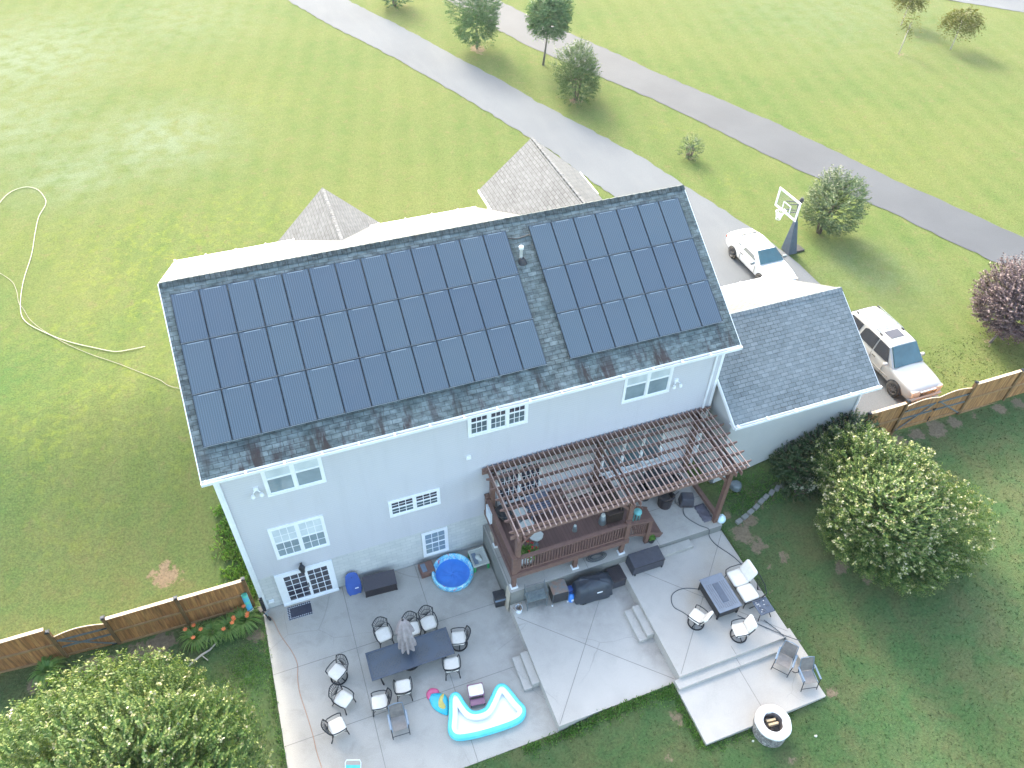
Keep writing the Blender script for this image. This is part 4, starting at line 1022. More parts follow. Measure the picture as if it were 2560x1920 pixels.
# ------------------------------------------------------------------ things on the lower patio
M['pool_blue'] = pm('pool_blue', (.05, .25, .74), (.04, .20, .66), 3, .3)
N = NT('pool_print'); co = N.coord()
c = N.mix(N.ramp(N.noise(co, 6, 3), .42, .55), (.10, .42, .68), (.30, .68, .80))
c = N.mix(N.ramp(N.noise(co, 9, 2), .60, .64), c, (.75, .82, .85))
pk = N.n('TexNoise'); pk.inputs['Scale'].default_value = 7.3; N.l(N.mapping(co, (1, 1, 1), (0, 0, 1)), pk.inputs['Vector'])
c = N.mix(N.ramp(pk.outputs['Fac'], .64, .67), c, (.62, .16, .24))
N.color(c); M['pool_print'] = N.set(.3)
pool = empty('splash_pool', (7.47, -.95, 0), label='round inflatable splash pool, plain blue inside with a patterned ring', cat='pool')
b = MB(); k = 48
b.lathe([(.70, .02), (.71, .08), (.735, .16), (.75, .22), (.78, .27), (.82, .28), (.855, .25), (.87, .2), (.855, .15), (.87, .09), (.85, .02), (.8, 0)], k); b.build('inflated_ring', M['pool_print'], pool, smooth=True)
b = MB()
for r_ in [.05]+list(range(2, 9)):
    for j in range(40): t = 2*PI*j/40; b.v.append((.72*r_/8*math.cos(t), .72*r_/8*math.sin(t), .03+.014*math.sin(t*3+r_*1.1)+.008*math.sin(t*11+r_)))
for r_ in range(7):
    for j in range(40): b.f.append((r_*40+j, r_*40+(j+1) % 40, (r_+1)*40+(j+1) % 40, (r_+1)*40+j)); b.mi.append(0); b.rn.append(.5)
b.f.append(tuple(range(40))); b.mi.append(0); b.rn.append(.5); b.build('pool_floor', M['pool_blue'], pool, smooth=True)
# large paddling pool shaped like a bent bean
M['aqua'] = pm('aqua_vinyl', (.10, .58, .72), (.13, .66, .78), 3, .25)
M['aqua_in'] = pm('pale_vinyl', (.88, .91, .91), (.86, .89, .9), 3, .3)
OUT = [(6.02, -5.85), (5.82, -5.98), (5.62, -6.58), (5.45, -7.06), (5.60, -7.38), (6.07, -7.52), (6.8, -7.60), (7.65, -7.62), (8.07, -7.52), (8.24, -7.25), (8.11, -6.87), (7.91, -6.28), (7.72, -6.12), (7.5, -6.19), (7.12, -6.58), (6.85, -6.78), (6.45, -6.72), (6.28, -6.40), (6.17, -5.97)]
def catmull(P, k=5, closed=True):
    out = []; n = len(P)
    for i in range(n if closed else n-1):
        g = lambda q: Vector(P[q % n]) if closed else Vector(P[max(0, min(n-1, q))])
        a, b_, c_, d = g(i-1), g(i), g(i+1), g(i+2)
        for j in range(k):
            t = j/k; out.append(.5*((2*b_)+(c_-a)*t+(2*a-5*b_+4*c_-d)*t*t+(3*b_-a-3*c_+d)*t**3))
    if not closed: out.append(Vector(P[-1]))
    return out
cxy = Vector((6.85, -6.95))
path = [Vector((p.x, p.y, 0)) for p in catmull(OUT)]
def inset(path, d):
    n = len(path); o = []
    for i in range(n):
        t = (path[(i+1) % n]-path[i-1]).normalized(); o.append(path[i]+Vector((-t.y, t.x, 0))*d)
    return o
path = inset(path, -.07); ctr = inset(path, .12)
pp = empty('paddling_pool', (6.85, -6.95, 0), label='large empty aqua and white inflatable paddling pool of bent bean shape', cat='pool')
b = MB(); b.tube([p+Vector((0, 0, .22)) for p in ctr], .09, 10, True); b.tube([p+Vector((0, 0, .09)) for p in ctr], .095, 10, True); part(b, 'outer_tube', M['aqua'], pp, smooth=True)
b = MB(); b.tube([p+Vector((0, 0, .19)) for p in inset(path, .24)], .12, 8, True); part(b, 'inner_lining', M['aqua_in'], pp, smooth=True)
from mathutils.geometry import tessellate_polygon
fp_ = [Vector((p.x-6.85, p.y+6.95, .035)) for p in inset(path, .2)]
me = bpy.data.meshes.new('pool_floor'); me.from_pydata([tuple(p) for p in fp_], [], [tuple(t) for t in tessellate_polygon([fp_])]); me.materials.append(M['aqua_in'])
if me.polygons[0].normal.z < 0: me.flip_normals()
o = bpy.data.objects.new('pool_floor', me); COL.objects.link(o); o.parent = pp
# flattened swim float beside it
M['float_cyan'] = pm('cyan_vinyl', (.03, .5, .62), (.02, .42, .56), 4, .3); M['pink'] = pm('pink_vinyl', (.62, .10, .22), (.5, .08, .2), 4, .35); M['yellowv'] = pm('yellow_vinyl', (.65, .55, .16), (.5, .42, .1), 5, .35)
fl = empty('swim_float', (5.4, -5.9, 0), label='deflated cyan swim float with pink end and yellow stripe beside the paddling pool', cat='float')
def blobpoly(pts, z0, h):
    P = [Vector((x, y)) for x, y in pts]; P = catmull(P, 4); c_ = sum(P, Vector((0, 0)))/len(P); b = MB(); n = len(P)
    for k_, (s_, z) in enumerate(((1, z0), (1.02, z0+h*.4), (.95, z0+h*.8), (.7, z0+h), (.3, z0+h*.9))):
        for q in P: v = c_+(q-c_)*s_; b.v.append((v.x, v.y, z+.006*math.sin(v.x*31+v.y*23)))
    for k_ in range(4):
        for j in range(n): b.f.append((k_*n+j, k_*n+(j+1) % n, (k_+1)*n+(j+1) % n, (k_+1)*n+j)); b.mi.append(0); b.rn.append(.5)
    b.f.append(tuple(range(4*n, 5*n))); b.mi.append(0); b.rn.append(.5); return b
part(blobpoly([(5.17, -5.50), (5.62, -5.64), (5.74, -5.90), (5.62, -6.35), (5.5, -6.42), (5.2, -6.1), (5.12, -5.8)], .01, .06), 'float_body', M['float_cyan'], fl, smooth=True)
part(blobpoly([(5.05, -5.62), (5.08, -5.42), (5.28, -5.30), (5.5, -5.42), (5.5, -5.56), (5.25, -5.52), (5.12, -5.66)], .005, .07), 'float_head', M['pink'], fl, smooth=True)
part(blobpoly([(5.36, -6.05), (5.44, -5.80), (5.60, -5.66), (5.67, -5.70), (5.56, -5.9), (5.6, -6.15), (5.5, -6.2)], .05, .035), 'yellow_stripe', M['yellowv'], fl, smooth=True)
# step stool with cream top
M['mauve'] = pm('mauve_plastic', (.26, .12, .19), (.22, .10, .16), 5, .5)
stl = empty('step_stool', (6.78, -6.05, 0), R(-8), label='mauve two-level step stool with a white cushioned top inside the pool bend', cat='stool')
b = MB(); rbox(b, 0, 0, .32, .37, .54, .40, .07); b.build('padded_top', M['cushion'], stl, smooth=True)
b = MB(); b.box(-.29, .29, -.22, .26, .27, .32); b.build('seat_board', M['mauve'], stl, bevel=.02)
b = MB(); b.box(-.27, .27, -.48, -.24, .14, .17); b.build('lower_step', M['mauve'], stl, bevel=.015)
for s in (-1, 1): b = MB(); b.box(s*.25-.02, s*.25+.02, -.46, .24, 0, .27 if 0 else .14); b.box(s*.25-.02, s*.25+.02, -.2, .22, .14, .27); b.build('side_panel', M['mauve'], stl)
# white and aqua folding beach chair at the bottom edge
bc = empty('beach_chair', (1.95, -7.5, 0), R(70), label='aqua fabric beach chair with white tube frame cut off by the bottom edge', cat='chair')
M['aquaf'] = pm('aqua_fabric', (.14, .58, .68), (.11, .5, .62), 6, .8); M['whitep'] = pm('white_plastic', (.72, .76, .8), (.66, .7, .75), 5, .4); M['bluep'] = pm('blue_fabric', (.08, .3, .62), (.06, .24, .55), 6, .7)
b = MB(); b.tube([(-.12, -.25, .3), (.36, -.26, .72), (.42, -.22, .76), (.42, .22, .76), (.36, .26, .72), (-.12, .25, .3)], .018, 6); b.build('back_frame', M['whitep'], bc)
b = MB(); b.add([(-.1, -.24, .31), (-.1, .24, .31), (.3, .24, .66), (.3, -.24, .66)], [(0, 1, 2, 3)]); b.add([(-.1, -.24, .31), (-.1, .24, .31), (-.5, .24, .28), (-.5, -.24, .28)], [(3, 2, 1, 0)]); b.build('fabric', M['aquaf'], bc)
for s in (-1, 1):
    b = MB(); b.tube([(-.5, s*.27, .28), (0, s*.28, .3), (.2, s*.28, .02), (-.4, s*.28, .02)], .016, 6); b.build('leg', M['whitep'], bc)
    b = MB(); b.tube([(-.4, s*.3, .45), (.1, s*.31, .5)], .03, 6); b.build('armrest', M['whitep'], bc)
b = MB(); b.add([(-.3, -.33, .25), (.25, -.33, .45), (.2, -.45, .1), (-.25, -.45, .05)], [(0, 1, 2, 3)]); b.build('side_pocket', M['bluep'], bc)
# bodyboard, deck box, planter, sand table, bin
bb = empty('bodyboard', (3.5, -.14, 0), label='blue bodyboard with a small white badge leaning against the wall by the wicker box', cat='bodyboard')
M['board'] = pm('board_blue', (.03, .10, .38), (.025, .075, .30), 3, .4)
prof = [(-.20, 0), (-.13, .03), (0, .0), (.13, .03), (.20, 0), (.27, .2), (.275, .5), (.22, .85), (.14, .96), (0, .99), (-.14, .96), (-.22, .85), (-.275, .5), (-.27, .2)]
b = MB(); n = len(prof); lean = lambda z: -.42+.40*z
b.add([(x, lean(z), z*.93+.02) for x, z in prof]+[(x, lean(z)+.055, z*.93+.05) for x, z in prof], [tuple(range(n)), tuple(range(n, 2*n))[::-1]]+[(i, n+i, n+(i+1) % n, (i+1) % n) for i in range(n)])
b.build('board', M['board'], bb, bevel=.012); bb.scale = (1.12, 1.0, 1.05)
b = MB(); b.add([(.03, lean(.28)-.006, .27), (.16, lean(.28)-.006, .27), (.16, lean(.33)-.006, .32), (.03, lean(.33)-.006, .32)], [(0, 1, 2, 3)]); b.build('badge', M['white'], bb)
b = MB(); b.disc((0, lean(.8)-.0, .78), .02, 8); b.build('leash_plug', M['black'], bb)
def deckbox(name, x, y, z, L, W, H, lb, sloped=.12, lidh=None):
    root = empty(name, (x, y, z), label=lb, cat='storage box')
    b = MB(); b.box(-L/2+.02, L/2-.02, -W/2+.02, W/2-.02, 0, H-.1); b.build('box_body', M['wicker'], root)
    b = MB(); b.add([(-L/2, -W/2, H-.1), (L/2, -W/2, H-.1), (L/2, W/2, H-.1), (-L/2, W/2, H-.1), (-L/2, -W/2, H-.06), (L/2, -W/2, H-.06), (L/2, W/2, H+sloped-.06), (-L/2, W/2, H+sloped-.06)],
                     [(0, 3, 2, 1), (4, 5, 6, 7), (0, 1, 5, 4), (1, 2, 6, 5), (2, 3, 7, 6), (3, 0, 4, 7)]); b.build('lid', M['wicker_top'], root, bevel=.008)
    b = MB(); b.box(-.1, .1, -W/2-.02, -W/2, H-.16, H-.13); b.build('handle', M['black'], root)
    for s in (-1, 1):
        for t in (-1, 1): b = MB(); b.box(s*(L/2-.04)-.03, s*(L/2-.04)+.03, t*(W/2-.04)-.03, t*(W/2-.04)+.03, -.0, .03); b.build('foot', M['black'], root)
    return root
deckbox('deck_box', 4.52, -.56, 0, 1.32, .62, .56, 'dark wicker storage box on the lower patio right of the blue bodyboard').rotation_euler = (0, 0, R(-3))
bx = empty('covered_bench', (14.76, -3.72, 1.0), label='long charcoal covered storage bench on the upper patio beside the terrace step', cat='storage box')
M['cover'] = pm('charcoal_cover', (.052, .055, .072), (.038, .04, .055), 6, .6, bump=.15)
b = MB(); b.add([(-.7, -.33, 0), (.7, -.33, 0), (.7, .33, 0), (-.7, .33, 0), (-.68, -.36, .55), (.68, -.36, .55), (.68, .3, .62), (-.68, .3, .62), (-.72, -.05, .56)], [(0, 3, 2, 1), (4, 5, 6, 7), (0, 1, 5, 4), (1, 2, 6, 5), (2, 3, 7, 6), (3, 0, 4, 7)]); b.build('cover', M['cover'], bx, bevel=.02)
b = MB(); b.add([(-.69, -.362, .553), (.69, -.362, .553), (.69, -.362, .50), (-.69, -.362, .50)], [(0, 1, 2, 3)]); b.build('hem', M['wicker'], bx)
for s in (-1, 1): b = MB(); b.box(s*.6-.03, s*.6+.03, -.38, -.34, 0, .06); b.build('foot', M['black'], bx)
pl = empty('planter_box', (6.5, -.47, 0), R(3), label='brown plastic toy box with a blue scoop lid behind the splash pool', cat='toy box')
M['brownp'] = pm('brown_plastic', (.20, .10, .075), (.16, .085, .07), 6, .6); M['bluegrey'] = pm('blue_grey_plastic', (.17, .22, .29), (.13, .17, .23), 6, .5)
b = MB(); b.box(-.3, .3, -.27, .27, 0, .33); b.build('box_body', M['brownp'], pl, bevel=.03)
b = MB(); b.box(-.22, -.02, -.2, .2, .33, .36); b.build('lid', M['bluegrey'], pl, bevel=.03); b = MB(); b.box(.02, .26, -.2, .22, .33, .35); b.build('tray', M['brownp'], pl, bevel=.01)
sd = empty('water_play_table', (8.66, -.78, 0), label='white play table with green feet and moulded basin beside the splash pool', cat='play table')
M['creamp'] = pm('cream_plastic', (.50, .52, .48), (.44, .46, .43), 5, .5); M['greenp'] = pm('green_plastic', (.03, .38, .13), (.03, .3, .1), 5, .45)
b = MB(); b.box(-.34, .34, -.42, .42, .36, .40); b.box(-.34, -.29, -.42, .42, .40, .45); b.box(.29, .34, -.42, .42, .40, .45); b.box(-.29, .29, -.42, -.37, .40, .45); b.box(-.29, .29, .37, .42, .40, .45); b.build('tray', M['creamp'], sd, bevel=.012)
b = MB(); b.box(-.26, -.08, -.3, .25, .402, .41); b.build('basin_shade', M['bluegrey'], sd); b = MB(); b.lathe([(.13, 0), (.12, .06), (.06, .1), (0, .11)], 12, (-.02, 0, .40)); b.lathe([(.07, 0), (.05, .08), (0, .1)], 10, (.05, -.14, .40)); b.build('moulded_hill', M['creamp'], sd, smooth=True)
for sx_ in (-1, 1):
    for sy_ in (-1, 1): b = MB(); b.obox((sx_*.29, sy_*.37, .18), (.09, .09, .36), 0); b.build('leg', M['greenp'], sd)
tr = empty('rubbish_bin', (8.83, -2.86, 0), R(-4), label='black plastic bin with a grey bag against the terrace wall', cat='bin')
b = MB(); b.obox((0, 0, .28), (.38, .34, .56), 0, taper=1.15); b.build('bin_body', M['black'], tr, bevel=.02)
b = MB(); b.obox((0, 0, .52), (.45, .41, .12), 0); b.build('bag', M['bluegrey'], tr, bevel=.03)
b = MB(); b.obox((0, .02, .61), (.47, .43, .06), 0); b.build('lid', M['black'], tr, bevel=.03)
b = MB(); b.add([(9.02, -3.32, .0), (9.02, -2.92, .0), (9.09, -2.98, 1.38), (9.09, -3.30, 1.30), (9.05, -3.32, .0), (9.05, -2.92, .0), (9.118, -2.98, 1.38), (9.118, -3.30, 1.30)], [(0, 1, 2, 3), (7, 6, 5, 4), (0, 3, 7, 4), (1, 5, 6, 2), (3, 2, 6, 7)])
M['creamboard'] = pm('cream_board', (.55, .48, .38), (.48, .42, .33), 5, .7)
tag(b.build('leaning_board', M['creamboard']), 'cream board leaning on the terrace wall behind the black bin', 'board')
# door mat with pale spotted border
N = NT('mat_weave'); co = N.coord(); v = N.n('TexVoronoi'); v.inputs['Scale'].default_value = 13; v.inputs['Randomness'].default_value = .15; N.l(co, v.inputs['Vector'])
sx = N.n('SeparateXYZ'); N.l(co, sx.inputs[0])
ed = N.math('MAXIMUM', N.math('GREATER_THAN', N.math('ABSOLUTE', sx.outputs[1]), .21), N.math('LESS_THAN', sx.outputs[0], -.34))
sp_ = N.math('MULTIPLY', N.math('LESS_THAN', v.outputs['Distance'], .36), ed)
N.color(N.mix(sp_, N.mix(N.noise(co, 8, 3), (.025, .028, .05), (.05, .055, .08)), (.42, .44, .46))); M['mat'] = N.set(.9)
b = MB(); b.box(-.47, .47, -.3, .3, 0, .012); o = b.build('door_mat', M['mat'], loc=(1.26, -.5, .001)); tag(o, 'dark door mat with pale spotted border in front of the patio door', 'mat')
# orange extension cord and pair of sandals / watering thing at the corner
M['orangec'] = pm('orange_cord', (.50, .24, .13), (.44, .22, .13), 6, .6)
P = [(-.02, -.25), (.2, -.5), (.4, -1.3), (.7, -2.1), (.82, -2.7), (.74, -3.2), (.72, -3.8), (.8, -4.5), (.9, -5.4), (.93, -6.1), (1.0, -6.7), (1.08, -7.6), (1.15, -8.3)]
b = MB(); b.tube([Vector((q.x, q.y, .013)) for q in catmull([Vector(p) for p in P], 4, False)], .009, 5); tag(b.build('extension_cord', M['orangec']), 'thin orange extension cord running down the lower patio', 'cord')
rc = empty('ride_on_toy', (-.12, -.12, 0), R(-60), label='small black and grey ride-on toy by the bottom of the corner downspout', cat='toy')
b = MB(); b.tube([(-.28, 0, .12), (-.1, 0, .2), (.2, 0, .2), (.4, .0, .12)], .035, 6); b.box(-.2, .05, -.08, .08, .2, .25); b.build('toy_body', M['black'], rc)
b = MB(); b.lathe([(.05, -.03), (.12, -.025), (.12, .025), (.05, .03)], 14, (0, 0, 0), axis='x'); b.v = [(y_+.42, x_*1.1, z_+.12) for x_, y_, z_ in b.v]; b.build('front_wheel', M['rubber'], rc)
b = MB(); b.lathe([(.05, -.03), (.09, -.025), (.09, .025), (.05, .03)], 14, (0, 0, 0), axis='x'); b.v = [(y_-.28, x_*1.6, z_+.09) for x_, y_, z_ in b.v]; b.build('rear_wheel', M['rubber'], rc)
b = MB(); b.tube([(.34, -.16, .42), (.34, .16, .42)], .015, 5); b.tube([(.4, 0, .12), (.34, 0, .42)], .015, 5); b.build('handlebar', M['alu'], rc)
fb = empty('folded_towel_roll', (-.55, .12, .1), label='blue and green water gun tube propped on the cedar fence above the lilies', cat='toy')
N = NT('blue_green_print'); co = N.coord(); N.color(N.mix(N.ramp(N.noise(co, 3.5, 2), .45, .6), (.06, .34, .62), (.10, .55, .38))); M['bgprint'] = N.set(.4)
b = MB(); b.tube([(-.02, .12, 1.0), (.03, -.12, .28)], .115, 12); b.build('tube_body', M['bgprint'], fb, smooth=False)
b = MB(); b.tube([(.03, -.12, .28), (.036, -.15, .2)], .12, 12); b.build('tube_end', M['white'], fb); fb.name = 'toy_tube'

# ------------------------------------------------------------------ middle patio: racks, grill, bucket
rk = empty('metal_rack', (10.07, -3.62, .5), R(-4), label='grey metal wire shelf rack standing against the deck terrace', cat='rack')
for sx_ in (-1, 1):
    for sy_ in (-1, 1): b = MB(); b.tube([(sx_*.4, sy_*.22, 0), (sx_*.4, sy_*.22, 1.25)], .016, 5); b.build('leg', M['galv'], rk)
M['slate_tile'] = pm('mottled_shelf', (.20, .23, .22), (.12, .15, .16), 9, .6)
for z in (.18, 1.1):
    b = MB()
    for i in range(11): y = -.22+.44*i/10; b.tube([(-.4, y, z), (.4, y, z)], .009, 4)
    for x in (-.4, 0, .4): b.tube([(x, -.22, z), (x, .22, z)], .012, 4)
    b.build('wire_shelf', M['galv'], rk)
b = MB(); b.box(-.39, .39, -.21, .21, .60, .63); b.build('solid_shelf', M['slate_tile'], rk)
cb = empty('prep_cart', (11.0, -3.66, .5), R(-3), label='black sided cart with a rusty mottled top between the wire rack and covered grill', cat='cart')
N = NT('rusty_top'); co = N.coord(); N.color(N.mix(N.ramp(N.noise(co, 5, 4), .4, .6), N.mix(N.ramp(N.noise(co, 3, 3), .4, .6), (.22, .19, .16), (.14, .17, .18)), (.24, .15, .11))); M['rusty'] = N.set(.6)
b = MB(); b.box(-.33, .33, -.29, .29, .77, .80); b.build('cart_top', M['rusty'], cb, bevel=.008)
b = MB(); b.box(-.31, .31, -.27, .27, .12, .76); b.build('cart_body', M['black'], cb)
for sx_ in (-1, 1): b = MB(); b.tube([(sx_*.32, -.3, .77), (sx_*.32, -.3, .04)], .012, 5); b.build('leg', M['galv'], cb); b = MB(); b.lathe([(.0, 0), (.035, .0), (.035, .05), (0, .05)], 8, (sx_*.32, -.3, 0)); b.build('caster', M['white'], cb)
gt = empty('gas_bottle', (11.46, -3.95, .5), label='bright blue gas bottle and jug standing beside the covered grill', cat='gas bottle')
M['brightblue'] = pm('bright_blue', (.05, .25, .75), (.04, .2, .6), 5, .35)
b = MB(); b.lathe([(.12, 0), (.13, .05), (.13, .35), (.09, .42), (.03, .44), (.03, .5)], 14); b.build('bottle', M['brightblue'], gt, smooth=True); b = MB(); b.lathe([(.14, .0), (.14, .12)], 12, (.02, .2, .4)); b.lathe([(0, .12), (.13, .1), (.14, 0)], 12, (.02, .22, .42)); b.build('lid', M['board'], gt)
b = MB(); b.box(-.05, .05, -.14, -.125, .12, .24); b.build('label', M['white'], gt)
gr = empty('covered_grill', (12.35, -3.95, .5), R(-3), label='large barbecue grill under a crumpled black cover with a small white tag', cat='grill')
M['tarp'] = pm('black_tarp', (.035, .045, .062), (.022, .03, .042), 4, .42, bump=.5, bscale=9)
b = MB(); n = 44; lv = [(1.0, .03), (1.0, .25), (.97, .5), (.95, .72), (.86, .86), (.62, .98), (.3, 1.02)]
for i, (s_, z) in enumerate(lv):
    for j in range(n):
        t = 2*PI*j/n; cx_, cy_ = math.cos(t), math.sin(t); px_ = .82*math.copysign(abs(cx_)**.45, cx_); py_ = .40*math.copysign(abs(cy_)**.5, cy_)
        wv = 1+.035*math.sin(9*t+i*.9)+.02*math.sin(17*t+i*2)
        b.v.append((px_*s_*wv+(.02*math.sin(z*20)), py_*s_*wv, z+.03*math.sin(7*t+i*1.7)*(i > 0)))
for i in range(len(lv)-1):
    for j in range(n): b.f.append((i*n+j, i*n+(j+1) % n, (i+1)*n+(j+1) % n, (i+1)*n+j)); b.mi.append(0); b.rn.append(.5)
b.f.append(tuple(range((len(lv)-1)*n, len(lv)*n))); b.mi.append(0); b.rn.append(.5); b.build('cover', M['tarp'], gr, smooth=True)
b = MB(); b.box(.02, .24, -.40, -.385, .66, .72); b.v = [(x, y-.03, z) for x, y, z in b.v]; b.build('tag', M['white'], gr)
b = MB(); b.obox((-.45, -.36, .05), (.16, .08, .1)); b.build('wheel', M['rubber'], gr)
sb_ = empty('small_covered_box', (13.50, -3.72, .5), label='small charcoal box in the corner between grill and upper patio wall', cat='storage box')
b = MB(); b.box(-.30, .30, -.36, .3, 0, .5); b.build('cover', M['cover'], sb_, bevel=.02); b = MB(); b.box(-.31, .31, -.37, .31, .44, .52); b.build('lid', M['wicker'], sb_, bevel=.015)
bk = empty('bucket', (9.33, -3.72, .5), label='white bucket filled with kindling sticks at the terrace corner', cat='bucket')
b = MB(); b.lathe([(.0, .01), (.12, .01), (.14, .3), (.15, .31), (.135, .31), (.12, .05), (0, .05)], 16); b.build('pail', M['whitep'], bk, smooth=False)
M['stick'] = pm('kindling', (.22, .15, .10), (.32, .24, .17), 9, .8)
b = MB(); random.seed(9)
for i in range(14):
    a = random.uniform(0, 2*PI); b.tube([(.06*math.cos(a), .06*math.sin(a), .06), (.17*math.cos(a)+random.uniform(-.08, .2), .17*math.sin(a), random.uniform(.36, .5))], .012, 4)
b.build('sticks', M['stick'], bk)

# ------------------------------------------------------------------ fire pit
fp = empty('fire_pit', (16.05, -10.95, .5), label='round stone fire pit with whitewashed rim and split logs inside', cat='fire pit')
N = NT('pit_stone'); co = N.coord(); v = N.n('TexVoronoi'); v.inputs['Scale'].default_value = 7; N.l(N.mapping(co, (1, 1, 1.8)), v.inputs['Vector'])
N.color(N.mix(N.ramp(N.noise(co, 12, 4), .4, .62), N.mix(.5, v.outputs['Color'], (.34, .34, .33), 'MIX'), (.16, .15, .14))); hs = N.n('HueSaturation'); N.bump(v.outputs['Distance'], .8, .03); M['pit_stone'] = N.set(.85)
N = NT('pit_stone_grey'); co = N.coord(); v = N.n('TexVoronoi'); v.inputs['Scale'].default_value = 6.5; N.l(N.mapping(co, (1, 1, 1.6)), v.inputs['Vector']); v2 = N.n('TexVoronoi'); v2.feature = 'DISTANCE_TO_EDGE'; v2.inputs['Scale'].default_value = 6.5; N.l(N.mapping(co, (1, 1, 1.6)), v2.inputs['Vector'])
sepc = N.n('SeparateColor'); N.l(v.outputs['Color'], sepc.inputs[0]); c = N.mix(sepc.outputs[0], (.22, .21, .20), (.42, .40, .38)); c = N.mix(N.ramp(N.noise(co, 14, 4), .45, .62), c, (.13, .125, .12)); c = N.mix(N.ramp(v2.outputs['Distance'], .02, .07), (.07, .065, .06), c); N.color(c); N.bump(v2.outputs['Distance'], .7, .03); M['pit_stone'] = N.set(.85)
M['limewash'] = pm('limewash', (.74, .74, .73), (.66, .66, .66), 5, .8, bump=.3, bscale=14)
b = MB(); b.lathe([(.60, -.3), (.61, 0), (.60, .3), (.58, .50)], 40, wob=.008); b.build('stone_wall', M['pit_stone'], fp, smooth=True)
b = MB(); b.lathe([(.58, .48), (.62, .50), (.63, .56), (.60, .60), (.45, .61), (.36, .60), (.33, .56), (.33, .5)], 48, wob=.01); b.build('rim', M['limewash'], fp, smooth=True)
M['soot'] = pm('sooty_stone', (.20, .17, .165), (.10, .085, .085), 5, .9, bump=.4); M['ash'] = pm('ash', (.06, .055, .055), (.14, .13, .13), 9, .95)
b = MB(); b.lathe([(.33, .58), (.32, .3), (.32, .1)], 32); b.build('fire_bowl', M['soot'], fp, smooth=True)
b = MB(); b.disc((0, 0, .15), .325, 28); b.build('ash_bed', M['ash'], fp)
M['splitlog'] = pm('split_log', (.58, .44, .27), (.48, .35, .2), 7, .8); M['bark'] = pm('bark', (.10, .08, .07), (.15, .12, .1), 8, .9)
for (cx_, cy_, cz, rz, L, mt) in ((.02, -.02, .40, -6, .36, 'splitlog'), (.03, .13, .36, -8, .34, 'splitlog'), (-.05, -.12, .24, 40, .4, 'bark'), (-.15, .1, .26, 70, .34, 'bark')):
    b = MB(); q = [(-.055, 0), (.055, 0), (.04, .07), (-.035, .075)]; L2 = L/2
    vs = [(-L2, a, c_) for a, c_ in q]+[(L2, a, c_) for a, c_ in q]; cs, sn = math.cos(R(rz)), math.sin(R(rz))
    b.add([(cx_+x*cs-y*sn, cy_+x*sn+y*cs, cz+z) for x, y, z in vs], [(0, 1, 2, 3), (7, 6, 5, 4), (0, 4, 5, 1), (1, 5, 6, 2), (2, 6, 7, 3), (3, 7, 4, 0)])
    b.build('log', M[mt], fp)
b = MB(); random.seed(12)
for i in range(30):
    a = random.uniform(0, 2*PI); r_ = random.uniform(0, .2); x, y = r_*math.cos(a), r_*math.sin(a)-.08; a2 = random.uniform(0, PI); b.tube([(x-.1*math.cos(a2), y-.1*math.sin(a2), .2+random.uniform(0, .08)), (x+.1*math.cos(a2), y+.1*math.sin(a2), .2+random.uniform(0, .08))], .007, 4)
b.build('twigs', M['ash'], fp)
# dark cables and hose on the upper patio
M['cable'] = pm('dark_cable', (.07, .08, .09), (.09, .1, .11), 5, .6)
def cable(name, pts, r, mat, label, cat, z=None):
    P_ = [Vector(p) for p in pts]; b = MB(); b.tube(catmull(P_, 5, False), r, 5); return tag(b.build(name, mat), label, cat)
cable('garden_hose', [(16.3, -5.5, 1.02), (15.7, -5.25, 1.02), (15.15, -5.35, 1.02), (14.95, -5.8, 1.02), (15.2, -6.2, 1.02), (15.4, -6.6, 1.02)], .017, M['cable'], 'dark hose curling out from under the fire table to the near armchair', 'hose')
cable('power_cable', [(17.5, -1.9, 1.42), (17.3, -2.4, 1.42), (17.6, -3.0, 1.42), (17.9, -3.34, 1.42), (17.95, -3.45, 1.03), (18.0, -3.9, 1.02), (18.35, -4.6, 1.02), (18.5, -5.1, 1.02)], .018, M['cable'], 'black cable from the covered grill across the terrace to behind the sofa', 'cable')
def lineobj(name, pts, r, label, cat): return cable(name, pts, r, M['cable'], label, cat)
lineobj('shade_pole', [(17.1, -7.0, 1.03), (18.3, -8.3, 1.05), (18.75, -8.75, 1.1)], .018, 'long thin dark pole lying from the fire table to the steps', 'pole')
lineobj('shade_pole', [(17.95, -7.5, 1.03), (18.25, -8.2, 1.03), (18.3, -8.5, .9), (18.2, -8.8, .84)], .016, 'dark pole crossing the other one at the top of the steps', 'pole')
# deck and terrace clutter
gb = empty('kettle_grill_cover', (17.65, -1.85, 1.4), R(-20), label='small covered grill wrapped in black on the terrace by the lying beam', cat='grill')
b = MB(); b.obox((0, 0, .27), (.62, .5, .54), 0, taper=.86); b.build('cover', M['cover'], gb, bevel=.06); b = MB(); b.tube([(-.3, -.2, .04), (-.45, 0, .05), (-.4, .4, .05), (-.2, .6, .05)], .018, 5); b.build('hose', M['cable'], gb); b = MB(); b.box(-.2, .2, -.26, -.245, .1, .16); b.build('strap', M['wicker'], gb)
tp = MB(); random.seed(5); n = 10; m_ = 14
for j in range(m_+1):
    for i in range(n+1): tp.v.append((17.88+.48*i/n+.02*math.sin(j*2), -2.1-.9*j/m_+.02*math.sin(i*3), 1.42+.09*abs(math.sin(i*1.7+j*1.3))*(0 < i < n)*(0 < j < m_)))
for j in range(m_):
    for i in range(n): a = j*(n+1)+i; tp.f.append((a, a+1, a+n+2, a+n+1)); tp.mi.append(0); tp.rn.append(.5)
M['tarp2'] = pm('purple_grey_tarp', (.13, .125, .155), (.09, .085, .11), 6, .6)
tag(tp.build('crumpled_tarp', M['tarp2'], smooth=True), 'crumpled purple grey tarp lying on the terrace beside the timber beam', 'tarp')
